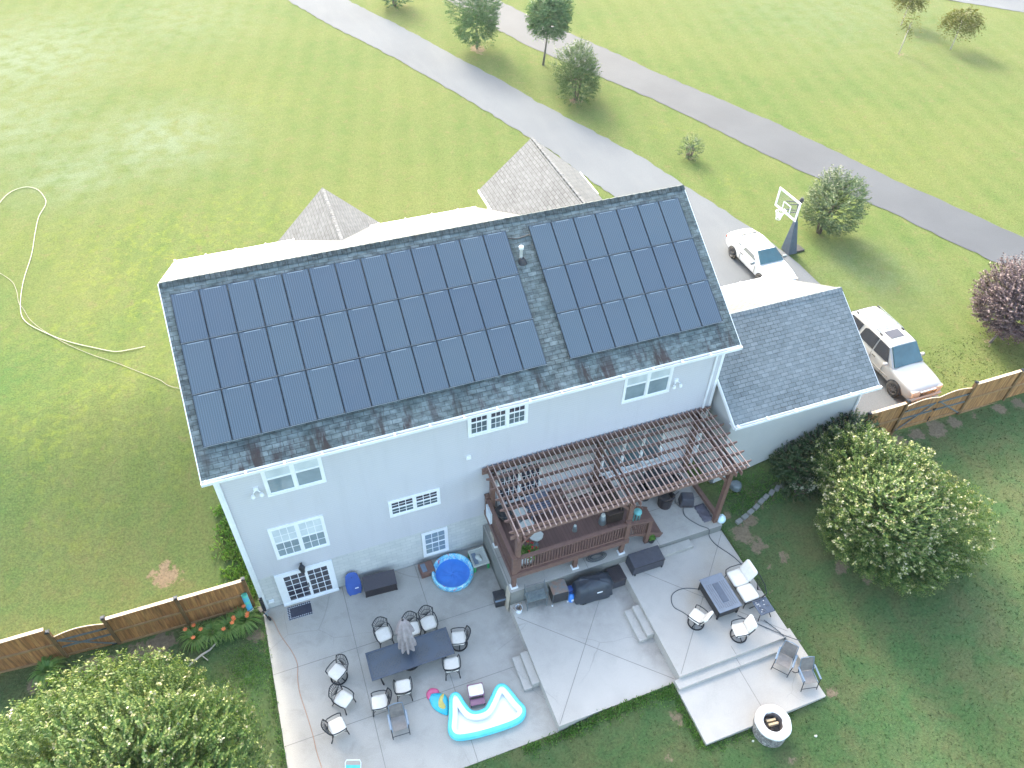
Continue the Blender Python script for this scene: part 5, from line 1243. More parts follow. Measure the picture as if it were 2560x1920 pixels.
jg = empty('white_jug', (18.6, -3.12, 1.4), label='pale blue plastic bag of salt standing at the terrace corner by the pergola post', cat='bag')
M['icewhite'] = pm('ice_white', (.62, .78, .86), (.52, .7, .8), 5, .35)
b = MB(); b.lathe([(.0, 0), (.16, .0), (.20, .08), (.19, .2), (.12, .3), (.04, .34), (.035, .42), (0, .43)], 16, wob=.03); b.build('sack', M['icewhite'], jg, smooth=True); jg.name = 'salt_bag'
b = MB(); b.lathe([(.04, 0), (.05, .03), (.04, .06)], 8, (0, 0, .34)); b.build('tie', M['white'], jg)
wc = empty('wind_chime', (14.62, -2.75, 2.6), label='turquoise lantern-like wind chime hanging from the middle pergola post', cat='wind chime')
M['turq'] = pm('turquoise_metal', (.16, .46, .45), (.11, .36, .36), 6, .4)
b = MB(); b.lathe([(.0, .82), (.16, .80), (.17, .72), (.09, .7), (.09, .74)], 16); b.build('crown_ring', M['turq'], wc, smooth=True)
for i in range(6): t = i*PI/3; b = MB(); b.tube([(.12*math.cos(t), .12*math.sin(t), .7), (.12*math.cos(t), .12*math.sin(t), .1-.05*(i % 2))], .028, 6); b.build('chime_tube', M['turq'], wc)
b = MB(); b.tube([(0, 0, .8), (-.3, -.2, 2.2)], .006, 4); b.build('cord', M['cable'], wc)
fl2 = None
for i, (x, y, z, s_, lb) in enumerate([(12.05, -2.5, 3.3, .8, 'smaller grey bell lantern hanging under the front of the pergola'), (13.2, -2.55, 3.5, 1.25, 'larger grey bell lantern with pale top hanging under the front of the pergola')]):
    o = empty('hanging_lantern', (x, y, z), label=lb, cat='lantern', group='bell lanterns under the pergola'); o.scale = (s_, s_, s_)
    b = MB(); b.lathe([(.13, -.36), (.11, -.2), (.085, .0), (.0, .04)], 14); b.build('shade', M['galv'], o, smooth=True); b = MB(); b.lathe([(.07, .0), (.06, .07), (0, .08)], 10); b.build('cap', M['creamp'], o); b = MB(); b.tube([(0, 0, .05), (0, -.3, 1.3)], .006, 4); b.build('cord', M['cable'], o)
kp = empty('kettle_barbecue', (16.8, -.75, 1.4), label='black round table and chairs in shade under the right half of the pergola', cat='patio set')
b = MB(); b.lathe([(0, .72), (.62, .72), (.64, .70), (.62, .68), (0, .68)], 24); b.build('round_top', M['black'], kp); b = MB(); b.tube([(0, 0, 0), (0, 0, .68)], .06, 8); b.lathe([(.3, 0), (.28, .03), (0, .05)], 16); b.build('pedestal', M['iron'], kp); kp.name = 'round_table'; kp['label'] = 'black round table in shade under the right half of the pergola'; kp['category'] = 'table'
rch = None
for i, (x, y, a, lb) in enumerate([(16.1, -.9, 0, 'black wicker tub chair left of the black round table under the pergola'), (17.5, -.85, 180, 'black wicker tub chair right of the black round table under the pergola'), (16.75, -1.6, 90, 'black wicker tub chair in front of the black round table under the pergola')]):
    if rch is None:
        rch = o = empty('tub_chair'); b = MB(); rbox(b, 0, 0, .36, .44, .5, .5, .08); b.build('seat', M['black'], o)
        b = MB(); b.tube([(.2, -.3, .62), (-.15, -.32, .68), (-.3, -.15, .76), (-.32, 0, .78), (-.3, .15, .76), (-.15, .32, .68), (.2, .3, .62)], .035, 6); b.lathe([(.29, .02), (.31, .4), (.33, .6)], 16); b.build('tub', M['wicker'], o)
    else: o = copy_tree(rch)
    o.location = (x, y, 1.4); o.rotation_euler = (0, 0, R(a)); tag(o, lb, 'chair', 'black tub chairs under the pergola')
dt = empty('low_table', (12.95, -.75, DZ), R(2), label='pale beige slatted coffee table on the deck under the pergola', cat='table')
M['beige'] = pm('beige_wood', (.42, .37, .31), (.34, .3, .25), 6, .7)
b = MB()
for i in range(6): b.box(-.55, .55, -.3+i*.1, -.3+i*.1+.085, .62, .65)
b.build('slatted_top', M['beige'], dt)
for sx_ in (-1, 1):
    for sy_ in (-1, 1): b = MB(); b.box(sx_*.48-.03, sx_*.48+.03, sy_*.25-.03, sy_*.25+.03, 0, .62); b.build('leg', M['beige'], dt)
bs = empty('deck_sofa', (13.9, -1.6, DZ), R(180), label='dark brown wicker sofa on the deck behind the pergola middle post', cat='sofa')
M['brownwick'] = pm('brown_wicker', (.065, .042, .034), (.04, .028, .024), 20, .7)
b = MB(); b.box(-.35, .35, -.7, .7, .08, .42); b.build('seat', M['brownwick'], bs, bevel=.03); b = MB(); b.box(-.42, -.3, -.7, .7, .42, .85); b.build('backrest', M['brownwick'], bs, bevel=.03)
for s in (-1, 1): b = MB(); b.box(-.35, .35, s*.72-.06, s*.72+.06, .08, .62); b.build('armrest', M['brownwick'], bs, bevel=.02)
lg = empty('striped_bench', (11.2, -.95, DZ), R(2), label='blue grey slatted bench on the deck under the left half of the pergola', cat='bench')
M['bluslat'] = pm('blue_grey_slat', (.15, .17, .23), (.11, .125, .18), 6, .6)
b = MB()
for i in range(6): b.box(-.5, .5, -.3+i*.11, -.3+i*.11+.07, .42, .45)
b.build('slatted_seat', M['bluslat'], lg); b = MB()
for i in range(4): b.box(-.5, .5, .36, .39, .5+i*.1, .57+i*.1)
b.build('slatted_back', M['bluslat'], lg)
for sx_ in (-1, 1):
    for sy_ in (-1, 1): b = MB(); b.box(sx_*.45-.025, sx_*.45+.025, sy_*.3-.025, sy_*.3+.025, 0, .42); b.build('leg', M['bluslat'], lg)
for i, (x, y, sx_, sy_, lb) in enumerate([(10.35, -1.0, .62, .34, 'oval stone topped stand at the back of the deck left corner'), (10.4, -1.65, .55, .38, 'oval stone topped stand in the middle of the deck left side'), (10.55, -2.25, .55, .34, 'oval stone topped stand nearest the red flowers on the deck')]):
    o = empty('plant_stand', (x, y, DZ), label=lb, cat='stand', group='stone topped stands on the deck left side'); b = MB(); b.lathe([(0, .60), (.5, .60), (.52, .57), (.5, .54), (0, .54)], 18, wob=.05); b.v = [(a*sx_, c_*sy_*1.3, z) for a, c_, z in b.v]; b.build('stone_top', M['creamp'], o); b = MB(); b.lathe([(.12, 0), (.05, .1), (.05, .54)], 10); b.build('pedestal', M['galv'], o)
b = MB()
for dx, h in ((0, .45), (.18, .5), (.36, .42)): b.lathe([(0, 0), (.08, .01), (.09, .2), (.07, h-.05), (0, h)], 10, (9.72+dx, -2.93, DZ), wob=.04)
tag(b.build('white_sacks', M['whitep'], smooth=True), 'white plastic sacks stacked inside the deck corner railing', 'sacks')
b = MB(); b.obox((9.22, -.55, 2.85), (.12, .5, .7)); o = b.build('privacy_screen', M['whitep']); tag(o, 'white panel leaning inside the left deck railing near the wall', 'screen')
b = MB(); b.lathe([(.0, .0), (.34, .02), (.36, .1), (.33, .14), (0, .12)], 18, (9.75, -.75, DZ+.5)); b.tube([(9.75, -.75, DZ), (9.75, -.75, DZ+.5)], .08, 8); tag(b.build('side_drum', M['black']), 'round black drum table by the left deck railing near the wall', 'table')
b = MB(); rnd = random.Random(3)
for k_ in range(9): 
    r_ = rnd.uniform(.2, .36); b.tube([(12.9+r_*math.cos(t*PI/8)*1.25+rnd.uniform(-.01, .01), -3.02+r_*math.sin(t*PI/8)*.55, 1.42+k_*.02) for t in range(16)], .012, 4, True)
tag(b.build('coiled_wire', M['cable']), 'coil of black wire on the terrace ledge under the deck', 'wire')
b = MB(); b.obox((9.42, -.75, 1.46), (.3, .55, .12)); tag(b.build('cream_tray', M['creamboard'], bevel=.01), 'cream tray lying on the terrace ledge by the house wall under the deck', 'tray')
b = MB(); b.obox((9.4, -3.18, 1.04), (.45, .06, .22)); 
b = MB()
for i in range(9):
    x, y = [(19.4, -3.34), (19.75, -3.24), (20.1, -3.12), (20.45, -3.0), (20.8, -2.84), (21.1, -2.72), (21.45, -2.62), (21.8, -2.52), (22.1, -2.45)][i]
    o = MB(); o.obox((0, 0, .05), (.30, .2, .14)); oo = o.build('edging_stone', M['concrete_wall'], bevel=.03, loc=(x, y, terr(x, y)+.02)); oo.rotation_euler = (0, 0, R(14+i*3)); tag(oo, 'grey edging block in the curved bed border, %s from the terrace' % ORD[i], 'edging block', 'edging blocks along the curved planting bed')
def wavy(pts, z): return [Vector((x, y, terr(x, y)+z)) for x, y in pts]
M['rope'] = pm('pale_hose', (.40, .40, .30), (.33, .33, .25), 4, .6); M['rope2'] = pm('brown_hose', (.26, .23, .19), (.22, .2, .16), 4, .7)
P = [(-11.9, 28.6), (-11.5, 29.7), (-10.8, 32.0), (-9.9, 32.7), (-9.1, 32.2), (-8.6, 31.0), (-8.5, 30.1), (-8.8, 28.8), (-8.9, 27.0), (-8.95, 24.8), (-9.2, 22.3), (-9.2, 20.1), (-8.9, 18.7), (-7.9, 17.4), (-6.8, 16.3), (-5.6, 15.4), (-4.7, 14.8), (-4.0, 14.7), (-3.3, 14.7)]
cable('garden_hose', [(x, y, terr(x, y)+.05) for x, y in P], .019, M['rope'], 'pale hose looping across the left lawn and ending in mid grass', 'hose')
P = [(-11.9, 25.2), (-11.2, 24.5), (-9.9, 22.7), (-9.5, 21.6), (-9.3, 20.4), (-9.05, 19.8), (-8.55, 18.5), (-7.4, 16.8), (-6.0, 15.2), (-4.6, 13.9), (-3.8, 13.1), (-3.0, 12.3), (-2.7, 12.0), (-2.2, 11.4), (-.6, 10.5)]
cable('garden_hose', [(x, y, terr(x, y)+.04) for x, y in P], .012, M['rope2'], 'thinner brown hose running over the left lawn to the house', 'hose')

# ------------------------------------------------------------------ vegetation
def rv(rnd):
    while True:
        v = Vector((rnd.uniform(-1, 1), rnd.uniform(-1, 1), rnd.uniform(-1, 1)))
        if .01 < v.length < 1: return v.normalized()
def leaf(b, p, d, n, L, W, rn):
    s = d.cross(n)
    if s.length < 1e-4: s = d.orthogonal()
    s = s.normalized()*W/2; o = len(b.v); m_ = p+d*L*.5
    b.v += [tuple(p), tuple(m_+s), tuple(p+d*L), tuple(m_-s)]; b.f.append((o, o+1, o+2, o+3)); b.mi.append(0); b.rn.append(rn)
def crape(name, x, y, zb, rx, ry, H, nsh, seed, mats, label, cat='tree', flowers=.4, leafL=.095, shL=.5, group=None, cz=.5, lean=(0, 0), trunkh=None, tipmat=True, zsq=.5, barkm='bark', perf=15, droop=0, topbias=.25, lob=.2):
    rnd = random.Random(seed); root = empty(name, (x, y, zb), label=label, cat=cat, group=group)
    cen = Vector((lean[0], lean[1], H*cz)); rz = H*zsq
    b = MB(); fl_ = MB()
    lobes = [(rv(rnd), rnd.uniform(.5, 1)) for _ in range(16)]
    for i in range(nsh):
        d = rv(rnd); d.z += topbias*abs(rnd.random()); d.normalize()
        if d.z < -.55: d.z = -.4; d.normalize()
        q = 1+lob*sum(w_*max(0, d.dot(l)-.72)*3 for l, w_ in lobes)-.10
        depth = rnd.random()**.45*.42+.60 if rnd.random() < .82 else rnd.uniform(.25, .7)
        p = cen+Vector((d.x*rx, d.y*ry, d.z*rz))*q*depth
        out = Vector((d.x, d.y, d.z*.8+.45-droop)).normalized(); out = (out+rv(rnd)*.38).normalized()
        L = shL*rnd.uniform(.6, 1.15); base = rnd.random()
        for k in range(perf):
            t = (k+.5)/perf; pp_ = p+out*L*t+Vector((0, 0, -droop*.5*L*t*t)); side = out.cross(Vector((0, 0, 1)))
            side = side.normalized() if side.length > .01 else Vector((1, 0, 0))
            ld = (side*(1 if k % 2 else -1)+out*.55+Vector((0, 0, rnd.uniform(-.2, .35)))+rv(rnd)*.3).normalized()
            leaf(b, pp_, ld, (out+rv(rnd)*.5), leafL*rnd.uniform(.7, 1.2), leafL*.52, min(1, max(0, .25*base+.5*t+rnd.uniform(-.18, .22))))
        if depth > .8 and rnd.random() < flowers and d.z > -.35:
            tp_ = p+out*L
            for k in range(9): leaf(fl_, tp_+rv(rnd)*.05, rv(rnd), rv(rnd), .10, .075, rnd.random())
    b.build('crown', mats[0], root, rnd=True)
    if fl_.v: fl_.build('flower_cluster', mats[1], root, rnd=True)
    t = MB(); k = 5 if trunkh is None else 1
    if trunkh is None:
        for i in range(k):
            a = 2*PI*i/k+.3; r0 = .09; e = cen+Vector((rx*.5*math.cos(a), ry*.5*math.sin(a), rz*.25))
            m1 = Vector((r0*math.cos(a)*2, r0*math.sin(a)*2, H*.15)); t.tube([(r0*math.cos(a), r0*math.sin(a), -.1), m1, m1.lerp(e, .5), e], [.055, .05, .035, .012], 6)
            for j in range(3): e2 = m1.lerp(e, .6)+rv(rnd)*rx*.4; t.tube([m1.lerp(e, .5), e2], [.025, .008], 4)
    else:
        top = Vector((lean[0], lean[1], trunkh)); th = max(.035, H*.014)
        t.tube([(0, 0, -.1), top*.5+Vector((.02, .01, 0)), top], [th*1.3, th, th*.8], 7)
        for j in range(7): e2 = cen+Vector((rnd.uniform(-.6, .6)*rx, rnd.uniform(-.6, .6)*ry, rnd.uniform(-.2, .6)*rz)); t.tube([top*.9, top.lerp(e2, .5), e2], [th*.6, th*.35, .008], 5)
    t.build('trunk', M[barkm], root, smooth=True)
    return root
M['myrtle'] = leafmat('crape_myrtle_leaf', [(.035, .085, .024), (.065, .135, .034), (.15, .215, .055), (.32, .35, .11)], .35)
M['cream_fl'] = leafmat('cream_flowers', [(.22, .27, .07), (.34, .35, .16), (.52, .48, .36)], .2)
M['dkleaf'] = leafmat('dark_green_leaf', [(.015, .045, .014), (.03, .075, .02), (.055, .11, .03)], .25, .5)
M['shrubleaf'] = leafmat('shrub_leaf', [(.045, .09, .035), (.085, .145, .05), (.16, .195, .085)], .3)
M['treeleaf'] = leafmat('young_tree_leaf', [(.05, .11, .05), (.085, .165, .07), (.14, .225, .10)], .3)
M['greyleaf'] = leafmat('grey_green_leaf', [(.06, .105, .05), (.11, .16, .08), (.20, .22, .14)], .3)
M['purpleleaf'] = leafmat('purple_leaf', [(.06, .04, .052), (.11, .075, .09), (.19, .145, .155)], .2)
M['weepleaf'] = leafmat('weeping_leaf', [(.07, .085, .02), (.12, .13, .03), (.18, .16, .06)], .35)
M['liliesl'] = leafmat('lily_blade', [(.07, .16, .03), (.13, .25, .05), (.23, .34, .08)], .3)
M['weed'] = leafmat('weed_leaf', [(.07, .18, .03), (.12, .26, .05), (.18, .32, .07)], .3)
M['orange'] = leafmat('orange_petal', [(.75, .16, .05), (.85, .28, .10)], .25)
M['red'] = leafmat('red_petal', [(.5, .02, .03), (.7, .08, .08)], .2)
M['hydr'] = leafmat('pale_bloom', [(.42, .48, .36), (.6, .62, .5)], .2)
M['palebark'] = pm('pale_bark', (.42, .38, .33), (.34, .3, .26), 8, .8); M['greybark'] = pm('grey_bark', (.18, .16, .14), (.13, .115, .1), 8, .85)
crape('crape_myrtle', -4.75, -6.3, .05, 3.45, 3.4, 4.8, 7600, 11, (M['myrtle'], M['cream_fl']), 'large crape myrtle with yellow green tips left of the patio, below the fence gate', flowers=.12, leafL=.12, shL=.62, lob=.38)
crape('crape_myrtle', 23.95, -6.05, terr(24.0, -6.05), 2.05, 2.15, 3.8, 5200, 5, (M['myrtle'], M['cream_fl']), 'large round crape myrtle covered in cream flower clusters in the right back lawn', flowers=.22, leafL=.11, shL=.58, lob=.4)
crape('foundation_shrub', 25.4, -1.95, terr(25.4, -1.9), 1.0, .75, 1.9, 420, 21, (M['dkleaf'],), 'dark leafy shrub at the garage corner beside the right fence', 'shrub', flowers=0, leafL=.12)
crape('foundation_shrub', 24.1, -1.95, terr(24.1, -1.9), .95, .75, 1.6, 420, 22, (M['dkleaf'],), 'dark shrub against the garage wall behind the right crape myrtle', 'shrub', flowers=0, leafL=.12)
crape('foundation_shrub', 22.9, -2.0, terr(22.9, -1.9), .85, .7, 1.25, 340, 23, (M['dkleaf'],), 'low dark shrub at the garage wall nearest the pergola', 'shrub', flowers=0, leafL=.12)
hy = crape('hydrangea', 22.6, -3.0, terr(22.6, -2.9), .85, .5, .75, 200, 24, (M['dkleaf'], M['hydr']), 'low hydrangea with pale round flower heads between the garage and the myrtle', 'shrub', flowers=0, leafL=.11, shL=.28)
b = MB(); rnd = random.Random(8)
for i in range(30):
    t = rnd.uniform(0, 2*PI); r_ = rnd.uniform(.4, 1)
    c_ = Vector((.8*r_*math.cos(t), .5*r_*math.sin(t), .62+.12*(1-r_)))
    for k in range(14): leaf(b, c_+rv(rnd)*.045, rv(rnd), rv(rnd), .08, .07, rnd.random())
b.build('flower_cluster', M['hydr'], hy, rnd=True)
# front trees and shrubs
crape('young_tree', 23.94, 45.05, 2.53, 1.5, 1.5, 4.9, 1500, 31, (M['treeleaf'],), 'dense dark green tree in a mulch ring between the two driveways, top centre', flowers=0, leafL=.15, perf=9, shL=.6, lob=.4, trunkh=1.4, cz=.54, zsq=.43, barkm='greybark', droop=.2, topbias=.3)
crape('young_tree', 28.02, 40.29, 2.53, 1.35, 1.35, 5.6, 1300, 32, (M['treeleaf'],), 'round headed tree on a tall bare stem between the two driveways', flowers=0, leafL=.17, perf=9, shL=.6, trunkh=2.9, cz=.68, zsq=.31, barkm='greybark', lean=(.3, 0), droop=.3)
crape('roadside_shrub', 27.95, 33.51, 2.53, 1.2, 1.2, 3.7, 1300, 33, (M['shrubleaf'],), 'large loose yellow green bush below the round headed tree', 'shrub', flowers=0, leafL=.13, perf=9, shL=.6, lob=.4, cz=.52, zsq=.46)
crape('roadside_shrub', 19.92, 57.1, 2.53, 1.3, 1.3, 3.0, 500, 34, (M['treeleaf'],), 'dark bush cut off by the top edge between the driveways', 'shrub', flowers=0, leafL=.16, perf=9)
crape('roadside_shrub', 31.65, 22.9, 2.53, .62, .62, 1.5, 130, 35, (M['greyleaf'],), 'tiny sparse grey green sapling in a bare patch between the driveways', 'shrub', flowers=0, leafL=.11, perf=9, shL=.4, cz=.5, zsq=.45)
crape('roadside_shrub', 34.5, 12.4, 2.53, 1.1, 1.05, 3.4, 1200, 36, (M['greyleaf'],), 'tall silvery bush with pinkish top beside the basketball hoop', 'shrub', flowers=0, leafL=.13, perf=10, shL=.55, lob=.45, cz=.52, zsq=.46, lean=(.35, .1))
crape('purple_tree', 36.6, 1.15, 2.53, 1.7, 1.65, 3.9, 2600, 37, (M['purpleleaf'],), 'purple leaved plum tree at the right edge behind the fence', flowers=0, leafL=.13, perf=11, shL=.6, trunkh=.6, cz=.50, zsq=.47, lean=(1.2, .35), barkm='greybark')
for (x, y, H, rx, ns, sd, lb) in ((62.87, 32.52, 2.9, 1.15, 420, 41, 'larger weeping tree on a slanted pale stem in the far right lawn'), (62.64, 38.52, 2.8, 1.0, 330, 42, 'weeping tree at the top edge of the far right lawn'), (57.81, 33.1, 2.8, .35, 34, 43, 'nearly leafless sapling on a long slanted pale stem in the far lawn')):
    crape('weeping_tree', x, y, 2.53, rx, rx, H, ns, sd, (M['weepleaf'],), lb, flowers=0, leafL=.16, perf=9, shL=.8, trunkh=H*.72, cz=.78, zsq=.24, lean=(.5, .35), barkm='palebark', droop=.9, group='small weeping trees in the far lawn')
# day lilies: arching straps
def lily(x, y, n, h, seed, label, flowers=0, z=None):
    h *= 1.25
    rnd = random.Random(seed); root = empty('day_lily', (x, y, terr(x, y) if z is None else z), label=label, cat='plant', group='day lilies along the left fence'); b = MB()
    for i in range(n):
        a = rnd.uniform(0, 2*PI); L = h*rnd.uniform(.7, 1.2); w_ = rnd.uniform(.022, .036); d = Vector((math.cos(a), math.sin(a), 0)); s = Vector((-d.y, d.x, 0))*w_; o = len(b.v); rn = rnd.random()
        for k in range(5):
            t = k/4; p = d*(.04+L*.75*t**1.3)+Vector((0, 0, L*(1.75*t-1.5*t*t))); ww = s*(1-t*.85)
            b.v += [tuple(p-ww), tuple(p+ww)]
        for k in range(4): b.f.append((o+2*k, o+2*k+1, o+2*k+3, o+2*k+2)); b.mi.append(0); b.rn.append(min(1, rn*.6+k*.12))
    b.build('leaf_blades', M['liliesl'], root, rnd=True)
    if flowers:
        f = MB()
        for i in range(flowers):
            a = rnd.uniform(0, 2*PI); c_ = Vector((.28*math.cos(a), .28*math.sin(a), h*rnd.uniform(.75, 1.0)))
            for k in range(7): leaf(f, c_, Vector((math.cos(k*.9), math.sin(k*.9), .5)).normalized(), Vector((0, 0, 1)), .11, .06, rnd.random())
        f.build('blossom', M['orange'], root, rnd=True)
lily(-2.62, -.42, 200, .62, 51, 'day lily clump with a group of orange blooms, leftmost of the row at the fence', 4)
lily(-2.05, -.42, 170, .6, 52, 'day lily clump without blooms in the middle of the row at the fence', 0)
lily(-1.4, -.42, 190, .6, 53, 'day lily clump with one low orange bloom, third in the row from the left', 2)
lily(-.85, -.32, 200, .66, 54, 'day lily clump with coral blooms nearest the house corner', 5)
lily(-7.75, -.15, 170, .62, 55, 'lone day lily clump under the fence left of the gate', 0)
# red flower pot plant on the deck, green pot by the stairs
pt = empty('potted_plant', (10.05, -2.75, DZ), label='leafy potted plant with red and pink flowers in the deck corner', cat='plant'); rnd = random.Random(61)
b = MB(); b.lathe([(0, 0), (.18, 0), (.24, .32), (.21, .32), (0, .28)], 14); b.build('pot', M['brownp'], pt); b = MB(); f = MB()
for i in range(420): p = rv(rnd)*rnd.uniform(.1, .42); leaf(b, Vector((p.x, p.y*.8, .48+p.z*.6)), rv(rnd), rv(rnd), .12, .08, rnd.random())
for i in range(9):
    c_ = rv(rnd)*.4; c_.z = abs(c_.z)*.6+.5
    for k in range(6): leaf(f, c_, rv(rnd), rv(rnd), .08, .06, rnd.random())
b.build('foliage', M['weed'], pt, rnd=True); f.build('blossom', M['red'], pt, rnd=True)
pt = empty('potted_plant', (15.35, -3.05, 1.4), label='small lime green plant in a black pot at the foot of the deck stair', cat='plant')
b = MB(); b.lathe([(0, 0), (.12, 0), (.17, .22), (.15, .22), (0, .2)], 14); b.build('pot', M['black'], pt); b = MB()
for i in range(150): p = rv(rnd)*rnd.uniform(.02, .17); leaf(b, Vector((p.x, p.y, .26+abs(p.z)*.5)), rv(rnd), rv(rnd), .09, .06, .5+rnd.random()*.5)
b.build('foliage', M['weed'], pt, rnd=True)
# weeds and ground cover: nobody could count them
rnd = random.Random(71)
b = MB()
def tuft(b, x, y, z, h, n, spread, lo=0, hi=1):
    for k in range(n):
        a = rnd.uniform(0, 2*PI); d = Vector((math.cos(a)*rnd.uniform(.2, .9), math.sin(a)*rnd.uniform(.2, .9), 1)).normalized()
        leaf(b, Vector((x+rnd.gauss(0, spread), y+rnd.gauss(0, spread), z)), d, rv(rnd), h*rnd.uniform(.6, 1.2), h*.28, rnd.uniform(lo, hi))
def edge(p, q, n, wdt, h, ck=5):
    p, q = Vector(p), Vector(q); nr = Vector((-(q-p).y, (q-p).x)).normalized()
    for i in range(n):
        c_ = p.lerp(q, rnd.random())+nr*abs(rnd.gauss(0, wdt)); tuft(b, c_.x, c_.y, terr(c_.x, c_.y), h*rnd.uniform(.6, 1.3), ck, .05)
edge((13.62, -8.42), (9.25, -8.42), 480, .18, .13); edge((9.3, -8.42), (7.7, -8.42), 130, .14, .12); edge((7.7, -8.42), (4.5, -8.42), 60, .05, .07)
edge((13.58, -8.5), (13.58, -10.7), 170, .14, .12) if 0 else edge((13.58, -10.7), (13.58, -8.5), 190, .14, .12)
edge((17.2, -10.75), (13.6, -10.75), 130, .1, .1); edge((18.68, -10.6), (18.68, -3.4), 160, .08, .08) if 0 else edge((18.66, -3.4), (18.66, -8.0), 90, -.0, .07)
edge((-.13, -.6), (-.13, -8.6), 240, -.0, .08) if 0 else edge((-.13, -8.6), (-.13, -.6), 260, .1, .09)
edge((-.1, 10), (-.12, .8), 500, .32, .2) if 0 else edge((-.1, .7), (-.12, 9), 600, .35, .2, 6)
for i in range(420):
    x, y = rnd.gauss(-.9, .5), rnd.gauss(-2.2, .8)
    if x < -.15: tuft(b, x, y, terr(x, y), .09, 6, .07, .3, 1)
for i in range(300):
    x, y = rnd.gauss(-.7, .4), rnd.uniform(.8, 5)
    if x < -.15: tuft(b, x, y, terr(x, y), .25, 6, .08)
for i in range(420):
    x, y = rnd.uniform(19.4, 22.5), rnd.uniform(-3.1, -1.5); tuft(b, x, y, terr(x, y), .12, 6, .08, 0, .6)
tag(b.build('weeds', M['weed'], rnd=True), 'bright green weeds and clover along the edges of the patios and house', 'weeds', kind='stuff')
# loose grass blades over the lawn so that it catches light like turf
b = MB(); at2 = {k_: [] for k_ in ('dirt', 'lush_shade', 'yellow', 'pale', 'back')}
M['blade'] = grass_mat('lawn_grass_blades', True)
nb = 0
while nb < 52000:
    if rnd.random() < .62: x, y = rnd.uniform(-12, 38), rnd.uniform(-15, 2)
    else: x, y = rnd.uniform(-14, 3), rnd.uniform(-1, 26)
    nb += 1
    if x < 3 and y > .6: continue
    if any(q[0]-.05 < x < q[1]+.05 and q[2]-.05 < y < q[3]+.05 for q in BLOCKS): continue
    if 26 < x < 31.6 and y > -1.7: continue
    dd = blob(x, y, DIRT)
    if dd > .45: continue
    z = terr(x, y)-.01; h = rnd.uniform(.035, .085); a = rnd.uniform(0, 2*PI)
    for k in range(2):
        a += 2.1; d = Vector((math.cos(a)*.6, math.sin(a)*.6, 1)).normalized(); leaf(b, Vector((x+rnd.uniform(-.04, .04), y+rnd.uniform(-.04, .04), z)), d, rv(rnd), h, .035, rnd.uniform(.3, .75))
        bk = (1-sstep(y, -2.3, -1.5)) if x > 15 else (1-sstep(y, -.2, .8)); lf = .55*(1-sstep(y, 2, 12))*(1-sstep(x, 0, 3))
        for nm, vv in (('dirt', 0), ('lush_shade', blob(x, y, LUSH_SHADE)), ('yellow', blob(x, y, YEL)), ('pale', blob(x, y, PALE)), ('back', max(bk, lf))): at2[nm].append(vv)
o = b.build('lawn_grass', M['blade'], rnd=True); tag(o, 'short mown grass blades scattered over the lawn', 'grass', kind='stuff')
for nm, vv in at2.items(): o.data.attributes.new(nm, 'FLOAT', 'FACE').data.foreach_set('value', vv)
# small stones and litter on the lawn
for x, y, s_, lb in ((17.5, -11.7, .06, 'pale stone in the grass right of the fire pit'), (12.9, -11.5, .10, 'bleached stick in the grass near the bottom edge'), (15.3, -11.1, .05, 'small tan stone in the grass at the foot of the fire pit')):
    b = MB(); b.lathe([(0, 0), (s_, .0), (s_*.9, s_*.4), (s_*.4, s_*.6), (0, s_*.62)], 8, (0, 0, 0), wob=.12, sy=.7); o = b.build('stone', M['creamp'], loc=(x, y, terr(x, y)+.01)); tag(o, lb, 'stone')
b = MB(); b.tube([(-3.0, -1.45, .12), (-2.5, -1.2, .18), (-2.2, -1.05, .1), (-1.9, -.85, .16)], [.03, .04, .035, .02], 6); b.tube([(-2.5, -1.2, .18), (-2.3, -1.45, .1)], .018, 5); tag(b.build('fallen_branch', M['palebark']), 'bare grey branch lying in front of the day lilies', 'branch')
b = MB(); b.lathe([(0, .02), (.2, .02), (.26, .1), (.24, .3), (.2, .34), (.12, .36), (0, .36)], 14, wob=.05); o = b.build('garden_urn', M['hydr'] if 0 else M['galv'], loc=(20.1, -1.85, terr(20, -1.8))); tag(o, 'grey stone garden ornament on the grass by the pergola right post', 'ornament')

# ------------------------------------------------------------------ vehicles
def paint(name, c, rough=.28): 
    N = NT(name); N.color(c); N.b.inputs['Coat Weight'].default_value = .7; N.b.inputs['Coat Roughness'].default_value = .06
    return N.set(rough, .1, .5)
M['paint_white'] = paint('white_paint', (.66, .67, .68)); M['paint_silver'] = paint('silver_paint', (.36, .355, .34), .35)
M['autoglass'] = glass('tinted_glass', (.03, .095, .115), rough=.04, coat=.6, var=(.02, .06, .075)); M['darkglass'] = glass('privacy_glass', (.012, .013, .02), rough=.06)
M['chrome'] = pm('chrome', (.55, .52, .47), (.5, .47, .42), 5, .15, .9); M['lamp_lens'] = glass('lamp_lens', (.62, .57, .5), rough=.1, var=(.5, .42, .34)); M['rimmet'] = pm('alloy_rim', (.28, .27, .27), (.22, .21, .21), 5, .3, .8); M['red_lens'] = glass('red_lens', (.35, .02, .02), rough=.15)
def loft(b, stations, ringf, cap=True):
    o = len(b.v); k = None
    for s_ in stations:
        r_ = ringf(*s_); k = len(r_); b.v += r_
    n = len(stations)
    for i in range(n-1):
        for j in range(k): b.f.append((o+i*k+j, o+i*k+(j+1) % k, o+(i+1)*k+(j+1) % k, o+(i+1)*k+j)); b.mi.append(0); b.rn.append(.5)
    if cap: b.f.append(tuple(o+j for j in range(k))[::-1]); b.f.append(tuple(o+(n-1)*k+j for j in range(k))); b.mi += [0, 0]; b.rn += [.5, .5]
